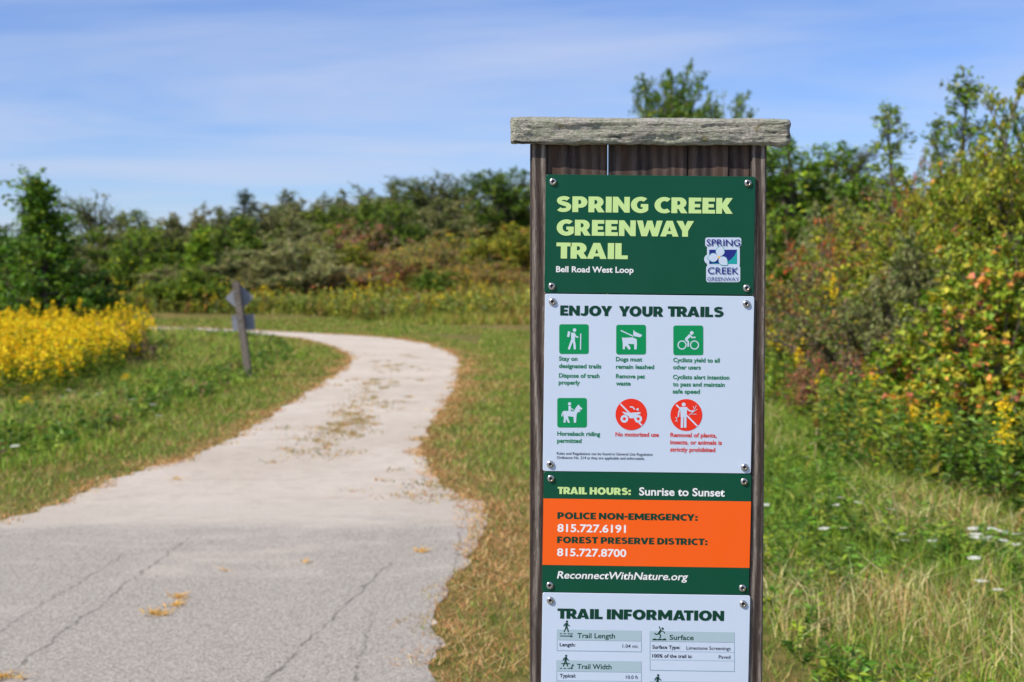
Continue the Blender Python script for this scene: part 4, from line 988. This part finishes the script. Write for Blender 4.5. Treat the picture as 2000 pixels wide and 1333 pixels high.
# heavy block capitals drawn as outlines, height 1
def arcp(cx, cy, rx, ry, a0, a1, n=12):
    return [(cx + rx * math.cos(math.radians(a0 + (a1 - a0) * k / n)), cy + ry * math.sin(math.radians(a0 + (a1 - a0) * k / n))) for k in range(n + 1)]
def stroke(pts, w):
    P = [Vector(p) for p in pts]; Lf, Rt = [], []
    for k, p in enumerate(P):
        d = (P[min(k + 1, len(P) - 1)] - P[max(k - 1, 0)]).normalized(); n = Vector((-d.y, d.x)); ww = w[k] if isinstance(w, list) else w
        Lf.append(tuple(p + n * ww / 2)); Rt.append(tuple(p - n * ww / 2))
    return Lf + Rt[::-1]
def circ(cx, cy, r, n=22): return arcp(cx, cy, r, r, 0, 360 - 360 / n, n - 1)
def black_glyphs():
    g = {}; S = 0.30; B = 0.235
    g['I'] = (S, [[[(0, 0), (S, 0), (S, 1), (0, 1)]]])
    g['L'] = (0.60, [[[(0, 0), (.60, 0), (.60, B), (S, B), (S, 1), (0, 1)]]])
    m0, m1 = 0.385, 0.60
    g['E'] = (0.64, [[[(0, 0), (.64, 0), (.64, B), (S, B), (S, m0), (.58, m0), (.58, m1), (S, m1), (S, 1 - B), (.63, 1 - B), (.63, 1), (0, 1)]]])
    g['F'] = (0.61, [[[(0, 0), (S, 0), (S, .34), (.57, .34), (.57, .57), (S, .57), (S, 1 - B), (.61, 1 - B), (.61, 1), (0, 1)]]])
    g['T'] = (0.72, [[[(.21, 0), (.51, 0), (.51, 1 - B), (.72, 1 - B), (.72, 1), (0, 1), (0, 1 - B), (.21, 1 - B)]]])
    g['H'] = (0.84, [[[(0, 0), (S, 0), (S, .38), (.54, .38), (.54, 0), (.84, 0), (.84, 1), (.54, 1), (.54, .62), (S, .62), (S, 1), (0, 1)]]])
    g['N'] = (0.86, [[[(0, 0), (.28, 0), (.28, .50), (.60, 0), (.86, 0), (.86, 1), (.58, 1), (.58, .50), (.26, 1), (0, 1)]]])
    g['M'] = (1.06, [[[(0, 0), (.28, 0), (.28, .46), (.45, .12), (.61, .12), (.78, .46), (.78, 0), (1.06, 0), (1.06, 1), (.77, 1), (.53, .52), (.29, 1), (0, 1)]]])
    g['K'] = (0.84, [[[(0, 0), (S, 0), (S, .36), (.49, 0), (.84, 0), (.56, .51), (.83, 1), (.49, 1), (S, .64), (S, 1), (0, 1)]]])
    g['A'] = (0.94, [[[(0, 0), (.30, 0), (.345, .155), (.595, .155), (.64, 0), (.94, 0), (.63, 1), (.31, 1)], [(.395, .345), (.545, .345), (.47, .64)]]])
    g['V'] = (0.92, [[[(.30, 0), (.62, 0), (.92, 1), (.61, 1), (.46, .42), (.31, 1), (0, 1)]]])
    g['W'] = (1.32, [[[(.24, 0), (.53, 0), (.66, .48), (.79, 0), (1.08, 0), (1.32, 1), (1.02, 1), (.92, .48), (.79, 1), (.53, 1), (.40, .48), (.30, 1), (0, 1)]]])
    g['Y'] = (0.90, [[[(.30, 0), (.60, 0), (.60, .36), (.90, 1), (.57, 1), (.45, .66), (.33, 1), (0, 1), (.30, .36)]]])
    g['O'] = (0.98, [[arcp(.49, .5, .49, .52, 0, 348, 29), arcp(.49, .5, .185, .265, 0, 345, 23)]])
    g['D'] = (0.86, [[[(0, 0), (.36, 0)] + arcp(.36, .5, .50, .5, -90, 90, 16) + [(0, 1)], [(S, B)] + arcp(.34, .5, .21, .265, -90, 90, 12) + [(S, 1 - B)]]])
    g['P'] = (0.76, [[[(0, 0), (S, 0), (S, .28), (.44, .28)] + arcp(.42, .64, .34, .36, -90, 90, 14) + [(0, 1)], [(S, .51)] + arcp(.36, .645, .09, .135, -90, 90, 10) + [(S, .78)]]])
    g['R'] = (0.82, [[[(0, 0), (S, 0), (S, .27), (.36, .27), (.49, 0), (.82, 0), (.62, .36)] + arcp(.43, .655, .33, .345, -50, 90, 12) + [(0, 1)], [(S, .52)] + arcp(.36, .65, .09, .13, -90, 90, 10) + [(S, .78)]]])
    g['C'] = (0.80, [[arcp(.50, .5, .50, .52, 52, 308, 22) + [(.665, .275)] + arcp(.50, .5, .195, .265, 300, 60, 16) + [(.665, .725)]]])
    g['G'] = (0.88, [[arcp(.50, .5, .50, .52, 50, 318, 22) + [(.88, .18), (.88, .56), (.50, .56), (.50, .36), (.60, .36), (.60, .265)] + arcp(.50, .5, .195, .265, 290, 60, 16) + [(.665, .725)]]])
    g['U'] = (0.84, [[[(0, 1)] + arcp(.42, .40, .42, .42, 180, 360, 18) + [(.84, 1), (.54, 1)] + arcp(.54 - .12, .38, .12, .14, 0, -180, 10) + [(.30, 1)]]])
    g['J'] = (0.62, [[[(.32, 1), (.62, 1)] + arcp(.29, .31, .33, .33, 0, -120, 12) + [(.02, .05), (.02, .27), (.10, .245)] + arcp(.23, .32, .09, .10, -90, 0, 6)]])
    sp = arcp(.375, .735, .245, .155, 28, 180, 10)[:-1] + [(.13, .70), (.17, .625), (.26, .575), (.42, .515), (.55, .46), (.615, .38), (.61, .28)] + arcp(.34, .29, .265, .175, -20, -150, 10)
    w = [.24] * 8 + [.24] * 3 + [.25, .26, .265, .265, .26, .25, .24, .24] + [.24] * 30
    g['S'] = (0.74, [[stroke(sp, w[:len(sp)])]])
    g[':'] = (.28, [[[(0, 0), (.28, 0), (.28, .27), (0, .27)]], [[(0, .46), (.28, .46), (.28, .73), (0, .73)]]])
    g['-'] = (.40, [[[(0, .36), (.40, .36), (.40, .58), (0, .58)]]])
    return g
BG = black_glyphs()
def black_mesh(body):
    V, F, x = [], [], 0.0
    for ch, nxt in zip(body, body[1:] + ' '):
        if ch == ' ': x += 0.26; continue
        w, polys = BG[ch]
        for loops in polys:
            pp = [[Vector((x + p[0], p[1], 0)) for p in lp] for lp in loops]; flat = [v for lp in pp for v in lp]; o = len(V)
            V += [tuple(v) for v in flat]
            for t in tessellate_polygon(pp): F.append(tuple(o + k for k in t))
        x += w + 0.055 - (0.10 if ch + nxt in ('RA', 'TR', 'RV', 'RG', 'CY', 'RY', 'OY', 'YO', 'ER', 'RR') and ch not in 'E' else 0) - (0.17 if ch + nxt in ('AY', 'WA', 'AV', 'TA', 'AT', 'LY', 'LT') else 0)
    me = py_mesh('heading', V, F); return me, max(v[0] for v in V)

def screw_mesh():
    r = 0.0072; prof = [(r, 0.0), (r, -0.0009), (r * .93, -0.0022), (r * .75, -0.0034), (r * .55, -0.0039), (r * .47, -0.0040), (r * .40, -0.0036), (r * .38, -0.0018), (0.0001, -0.0018)]
    n = 24; V = [(a * math.cos(2 * math.pi * k / n), y, a * math.sin(2 * math.pi * k / n)) for a, y in prof for k in range(n)]
    F = [(q * n + k, (q + 1) * n + k, (q + 1) * n + (k + 1) % n, q * n + (k + 1) % n) for q in range(len(prof) - 1) for k in range(n)]
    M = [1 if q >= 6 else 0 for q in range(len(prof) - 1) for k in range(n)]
    a = 0.0016                                     # centre pin
    return py_mesh('screw', V, F, [STEEL, DARKHOLE], M, smooth=True)
SCREW = screw_mesh()
z1 = lambda x, y: (980 + x / 3.3328, 200 + y / 3.3325)
z2 = lambda x, y: (1030 + x / 3.7021, 570 + y / 3.7028)
z3 = lambda x, y: (1030 + x / 3.0792, 900 + y / 3.0785)
def rrect(x0, y0, x1, y1, r): return arcp(x1 - r, y1 - r, r, r, 0, 90, 4) + arcp(x0 + r, y1 - r, r, r, 90, 180, 4) + arcp(x0 + r, y0 + r, r, r, 180, 270, 4) + arcp(x1 - r, y0 + r, r, r, 270, 360, 4)
def ringp(cx, cy, r, t): return [circ(cx, cy, r, 28), circ(cx, cy, t, 28)[::-1]]

# --- panel 1: trail name
p1 = Panel((1065.5, 341), (1475, 345.5), (1472, 576.3), (1063.8, 572.8), 0.62, DKGREEN, 'dark green trail name panel')
p1.black('SPRING CREEK', 1087, 1431, 414.3, 30.5, LTGREEN); p1.black('GREENWAY', 1087, 1355, 460, 30.5, LTGREEN); p1.black('TRAIL', 1086.5, 1226, 505.2, 31, LTGREEN)
p1.text('Bell Road West Loop', 1086, 1237.4, 531.6, 11, PWHITE, 0.024)
p1.screws([(1080, 355.4), (1460.6, 358), (1077.8, 559.4), (1458, 563)])
pet = lambda cx, cy, an, l, w: [(cx + math.cos(an) * t * l - math.sin(an) * s * w * math.sin(math.pi * min(1, t) ** .9) , cy + math.sin(an) * t * l + math.cos(an) * s * w * math.sin(math.pi * min(1, t) ** .9)) for s, ts in ((1, [0, .15, .3, .45, .6, .75, .88, 1]), (-1, [.88, .75, .6, .45, .3, .15])) for t in ts]
swo = [(1420, 1053), (1455, 1046), (1490, 1025), (1515, 998), (1531, 962), (1531, 1053)]
swo2 = [(1352, 1053), (1395, 1048), (1420, 1053)]
lay = [(WHITE, [rrect(1324, 881, 1559, 942, 14)]), (WHITE, [rrect(1336, 936, 1549, 1070, 14)]), (WHITE, [rrect(1330, 1062, 1552, 1172, 16)]), (WHITE, [circ(1350, 1022, 33)]),
       (NAVY, [[(1350, 960), (1531, 960), (1531, 1053), (1350, 1053)]]), (TEAL, [swo]), (TEAL, [swo2])]
for an in (-1.35, 3.05, 0.75):
    lay += [(TEAL, [pet(1413, 1008, an, 80, 31)]), (WHITE, [pet(1413, 1008, an, 76, 28)])]
lay += [(GOLDP, [circ(1413, 1010, 8)])]
p1.poly('emblem', lay, z1, label='white sticker emblem with three petalled flower')
p1.text('SPRING', 1379.8, 1445.4, 480.3, 12.4, NAVY, 0.006).location.y = -0.0012
p1.text('CREEK', 1382.2, 1442.2, 535.2, 12.6, NAVY, 0.006).location.y = -0.0012
p1.text('GREENWAY', 1381.2, 1443.2, 549, 7.6, NAVY, -0.004).location.y = -0.0012

# --- panel 2: rules
p2 = Panel((1064.3, 574.3), (1472.5, 579), (1467.2, 925.5), (1060.5, 920.4), 0.7, WHITE, 'white rules panel with six pictograms', -0.0004)
p2.black('ENJOY', 1094, 1195.3, 616.5, 19.6, HEADG); p2.black('YOUR', 1208.3, 1295.5, 618, 19.8, HEADG); p2.black('TRAILS', 1304, 1413, 618.6, 20, HEADG)
p2.screws([(1079, 589.5), (1457.6, 593.8), (1074.8, 907), (1454, 913)])
W_ = WHITE
hik = [(ICON, [rrect(230, 236, 443, 450, 16)]), (W_, [circ(341, 278, 12.5)]), (W_, [stroke([(330, 297), (331, 352)], [30, 25])]), (W_, [stroke([(338, 305), (352, 325), (368, 331)], 10)]),
       (W_, [stroke([(325, 348), (312, 382), (299, 418)], [17, 16, 15])]), (W_, [stroke([(333, 348), (341, 382), (343, 418)], [17, 16, 15])]), (W_, [stroke([(302, 288), (295, 328)], 17)]), (W_, [stroke([(386, 303), (384, 420)], 8)])]
p2.poly('pictogram', hik, z2, label='white hiker on green square')
dog = [(ICON, [rrect(642, 240, 857, 454, 16)]), (W_, [stroke([(675, 281), (766, 323)], 8)]), (W_, [[(767, 276), (778, 290), (827, 312), (827, 322), (813, 330), (772, 322), (765, 312)]]),
       (W_, [[(683, 328), (693, 334), (762, 331), (791, 345), (792, 385), (789, 418), (773, 418), (772, 380), (727, 378), (746, 405), (743, 418), (731, 419), (713, 391), (704, 403), (705, 417), (690, 417), (689, 370)]])]
p2.poly('pictogram', dog, z2, label='white leashed dog on green square')
bik = [(ICON, [rrect(1055, 245, 1271, 459, 16)]), (W_, ringp(1118, 386, 33, 25)), (W_, ringp(1208, 386, 33, 25)), (W_, [circ(1188, 299, 13.5)]),
       (W_, [stroke([(1178, 314), (1145, 346)], [22, 17])]), (W_, [stroke([(1176, 314), (1189, 332), (1215, 331)], 11)]), (W_, [stroke([(1142, 344), (1163, 362), (1162, 398)], [15, 14, 12])])]
p2.poly('pictogram', bik, z2, label='white cyclist on green square')
hor = [(ICON, [rrect(216, 769, 430, 982, 16)]), (W_, [stroke([(266, 866), (254, 876), (249, 902)], 8)]), (W_, [circ(305, 811, 11.5)]), (W_, [stroke([(306, 826), (306, 864)], 18)]), (W_, [stroke([(309, 838), (334, 858)], 7)]),
       (W_, [[(262, 862), (335, 866), (347, 845), (360, 827), (371, 815), (376, 826), (398, 846), (392, 854), (377, 851), (384, 868), (364, 872), (356, 888), (352, 948), (336, 948), (334, 906), (293, 901), (297, 920), (308, 947), (294, 949), (279, 918), (276, 947), (261, 947), (264, 915), (258, 885)]])]
p2.poly('pictogram', hor, z2, label='white horse rider on green square')
atv = [(RED, [circ(751, 888, 114, 48)]), (W_, [stroke([(672, 812), (828, 968)], 11)]), (W_, ringp(701, 920, 28, 11)), (W_, ringp(801, 920, 28, 11)),
       (W_, [[(684, 868), (706, 872), (735, 878), (770, 874), (816, 871), (819, 881), (792, 892), (766, 916), (740, 916), (730, 900), (700, 886)]]), (W_, [stroke([(741, 833), (762, 835), (776, 852)], 9)]), (W_, [[(781, 851), (804, 841), (804, 863)]])]
p2.poly('pictogram', atv, z2, label='crossed out quad bike on red disc')
rem = [(RED, [circ(1149, 892, 115, 48)]), (W_, [stroke([(1076, 818), (1230, 974)], 11)]), (W_, [circ(1130, 816, 14)]), (W_, [[(1105, 834), (1155, 834), (1151, 908), (1108, 908)]]), (W_, [stroke([(1108, 842), (1094, 872), (1092, 906)], 10)]),
       (W_, [stroke([(1150, 842), (1172, 862), (1200, 864)], 10)]), (W_, [stroke([(1119, 900), (1117, 984)], 18)]), (W_, [stroke([(1141, 900), (1141, 984)], 18)]),
       (W_, [stroke([(1168, 894), (1200, 866), (1222, 822)], 4)]), (W_, [stroke([(1190, 876), (1228, 850)], 3.5)]), (W_, [stroke([(1185, 885), (1222, 886)], 3.5)]), (W_, [stroke([(1207, 852), (1198, 828)], 3.5)]),
       (W_, [stroke([(1092, 900), (1078, 915), (1082, 942)], 4)]), (W_, [stroke([(1080, 915), (1067, 908)], 3.5)]), (W_, [stroke([(1079, 928), (1068, 938)], 3.5)])]
p2.poly('pictogram', rem, z2, label='crossed out person holding broken branches on red disc')
for body, l, r, b in [('Stay on', 1091.6, 1127.8, 704.5), ('designated trails', 1091.6, 1174.2, 718.8), ('Dispose of trash', 1091.6, 1170.7, 737.5), ('properly', 1091, 1132.6, 751),
                      ('Dogs must', 1202.9, 1254.2, 705.6), ('remain leashed', 1202.9, 1277.4, 720.2), ('Remove pet', 1202.9, 1259.6, 738.8), ('waste', 1202.9, 1231.5, 752.9),
                      ('Cyclists yield to all', 1314.7, 1405.5, 707.2), ('other users', 1314.4, 1368.4, 721.3), ('Cyclists alert intention', 1314.2, 1424.4, 740.4), ('to pass and maintain', 1313.9, 1415.4, 754.5), ('safe speed', 1313.6, 1366.8, 768.5),
                      ('Horseback riding', 1088.3, 1172, 850.9), ('permitted', 1088, 1135.6, 864.7)]:
    p2.text(body, l, r, b, 7.9, TXGREEN, 0.025)
for body, l, r, b in [('No motorized use', 1201.8, 1286.6, 852.3), ('Removal of plants,', 1309, 1399.5, 853.6), ('insects, or animals is', 1308.8, 1409.8, 867.7), ('strictly prohibited', 1308.8, 1396.8, 882)]:
    p2.text(body, l, r, b, 7.9, TXRED, 0.025)
p2.text('Rules and Regulations can be found in General Use Regulation', 1087.5, 1274.5, 888.2, 5.2, GREYTX, 0.004)
p2.text('Ordinance No. 214 as they are applicable and enforceable.', 1087.5, 1259, 896.3, 5.2, GREYTX, 0.004)

# --- panel 3: hours and telephone numbers
p3 = Panel((1061.5, 921.2), (1466.8, 927), (1463.8, 1162.8), (1059.2, 1156), 0.85, DKGREEN, 'green and orange panel with hours and telephone numbers', 0.0003)
x0, x1, zb, zt = p3.rect
o0, o1 = p3.L(1262, 977)[1], p3.L(1262, 1106.6)[1]
link('orange_band', py_mesh('orange_band', [(x0, -.0003, o1), (x1, -.0003, o1), (x1, -.0003, o0), (x0, -.0003, o0)], [(0, 1, 2, 3)], [ORANGE]), p3.o)
p3.black('TRAIL HOURS:', 1089, 1232, 965.2, 14, LTGREEN); p3.text('Sunrise to Sunset', 1248.2, 1415.5, 967.6, 15, PWHITE, 0.022)
p3.black('POLICE NON-EMERGENCY:', 1088.5, 1362.6, 1013.8, 13.2, HEADG); p3.text('815.727.6191', 1088.5, 1222.3, 1038.8, 14.6, PWHITE, 0.024)
p3.black('FOREST PRESERVE DISTRICT:', 1088, 1381.7, 1061, 13, HEADG); p3.text('815.727.8700', 1087.8, 1223.2, 1086, 14.4, PWHITE, 0.024)
p3.text('ReconnectWithNature.org', 1087.8, 1342, 1130, 14, PWHITE, 0.016, 0.2)
p3.screws([(1075.8, 935), (1453.2, 941), (1073.8, 1143.6), (1450, 1148.8)])

# --- panel 4: trail information
p4 = Panel((1059.2, 1157.8), (1464.2, 1163.6), (1459, 1510), (1055, 1504), 0.85, WHITE, 'white trail information panel cut by the bottom of the picture', -0.0002)
p4.black('TRAIL INFORMATION', 1088.5, 1413.9, 1208.3, 20, HEADG)
p4.screws([(1074.8, 1172.8), (1451.2, 1179.6)])
def frame_box(a, b, c, d, rows, w=3):
    """pale box: header strip and outlined rows, zoom-3 pixels; left edge a..c, top b, header bottom rows[0], bottom d"""
    k = lambda x, y: (x, y + (x - a) * 0.0148)
    rect = lambda xa, ya, xb, yb: [k(xa, ya), k(xb, ya), k(xb, yb), k(xa, yb)]
    lay = [(BOXBL, [rect(a, b, c, rows[0])]), (BOXBL, [rect(a, rows[0], a + w, d)]), (BOXBL, [rect(c - w, rows[0], c, d)]), (BOXBL, [rect(a + w, d - w, c - w, d)])]
    lay += [(BOXBL, [rect(a + w, r, c - w, r + w * .6)]) for r in rows[1:]]
    p4.poly('info_box', lay, z3)
frame_box(176, 1015, 686, 1142, [1078]); frame_box(735, 1025, 1245, 1260, [1086, 1142, 1194]); frame_box(174, 1200, 686, 1330, [1266, 1318]); frame_box(735, 1325, 1245, 1420, [1390])
for body, l, r, b, c, mt, bo in [('Trail Length', 1127.4, 1201.2, 1246.2, 9.6, HEADG, .02), ('Surface', 1307.7, 1354.8, 1249.8, 9.6, HEADG, .02), ('Trail Width', 1127, 1194.4, 1306.6, 9.6, HEADG, .02),
        ('Length:', 1093, 1123.5, 1262.3, 6.6, GREYTX, .016), ('1.04 mi.', 1215.7, 1246.6, 1265.2, 6.6, GREYTX, .002), ('Surface Type:', 1274, 1327.8, 1267, 6.6, GREYTX, .016), ('Limestone Screenings', 1340.5, 1426.8, 1268.8, 6.6, GREYTX, .002),
        ('100% of the trail is:', 1273.6, 1351.5, 1284.2, 6.6, GREYTX, .016), ('Paved', 1403.5, 1426.2, 1286.5, 6.6, GREYTX, .002), ('Typical:', 1093, 1124.2, 1322.9, 6.6, GREYTX, .016), ('10.0 ft', 1222.3, 1246, 1325.8, 6.6, GREYTX, .002)]:
    p4.text(body, l, r, b, c, mt, bo)
H_ = HEADG
def walker(cx, cy, s=1.0):
    f = lambda x, y: (cx + x * s, cy + y * s)
    return [(H_, [circ(*f(4, -33), 6.5 * s)]), (H_, [stroke([f(3, -25), f(0, 0)], 13 * s)]), (H_, [stroke([f(0, -4), f(-6, 14), f(-14, 31)], 7 * s)]), (H_, [stroke([f(1, -4), f(8, 12), f(13, 31)], 7 * s)]),
            (H_, [stroke([f(0, -24), f(-12, -14), f(-16, -4)], 5 * s)]), (H_, [stroke([f(5, -24), f(12, -10), f(21, -6)], 5 * s)])]
dash = lambda y, w=4: [(H_, [stroke([(xx, y), (xx + 14, y + .2)], w)]) for xx in (195, 218, 241, 258)]
p4.poly('pictogram', walker(234, 1000) + dash(1040) + [(H_, [stroke([(195, 1053), (262, 1054)], 4)]), (H_, [[(258, 1047), (274, 1054), (258, 1061)]])], z3, label='walker above a length arrow')
p4.poly('pictogram', walker(229, 1206) + dash(1248) + [(H_, [stroke([(204, 1219), (256, 1220)], 4)]), (H_, [stroke([(264, 1246), (272, 1226)], 4)]), (H_, [[(266, 1230), (275, 1221), (277, 1234)]]), (H_, [[(260, 1240), (262, 1252), (271, 1248)]])], z3, label='walker beside a width arrow')
p4.poly('pictogram', [(H_, [circ(813, 1010, 7)]), (H_, [stroke([(805, 1018), (790, 1040)], 13)]), (H_, [stroke([(800, 1018), (792, 996)], 5)]), (H_, [stroke([(805, 1022), (822, 1030), (826, 1040)], 5)]), (H_, [stroke([(790, 1040), (775, 1045), (764, 1038)], 7)]), (H_, [stroke([(792, 1040), (802, 1052), (796, 1066)], 7)]),
                      (H_, [[(752, 1074), (765, 1068), (780, 1074), (795, 1069), (812, 1074), (824, 1068), (836, 1074), (836, 1079), (752, 1079)]])], z3, label='slipping walker on rough ground')
p4.poly('pictogram', walker(782, 1325, 1.05), z3, label='walker cut by the bottom of the picture')

# ------------------------------------------------------------------ the leaning sign by the bend, seen from behind
bx, by = G(487, 742)
ps = empty('road_sign', (bx, by, 0))
tag(ps, 'leaning grey wooden post with the backs of a diamond and a square sign plate', 'sign')
hpost = 1.58
k = by / FPX
ps.rotation_euler = (math.radians(-1.0), math.radians(-7.6), 0)
part('post', box(-.055, .055, -.055, .055, -.4, hpost, .008), WOOD_FAR, ps)
def plate(w, h, rot, z, name, dx):
    me = box(-w / 2, w / 2, .058, .062, -h / 2, h / 2, .001); o = part(name, me, ALU, ps, (dx, 0, z)); o.rotation_euler = (0, math.radians(rot), 0); return o
plate(.325, .325, 45 + 6, hpost - .26, 'diamond_plate', .015)
plate(.36, .25, 5, hpost - .66, 'square_plate', .02)
for z_ in (hpost - .16, hpost - .36, hpost - .60, hpost - .72):
    part('bolt', box(-.012, .012, -.066, -.054, z_ - .012, z_ + .012, .003), STEEL, ps)
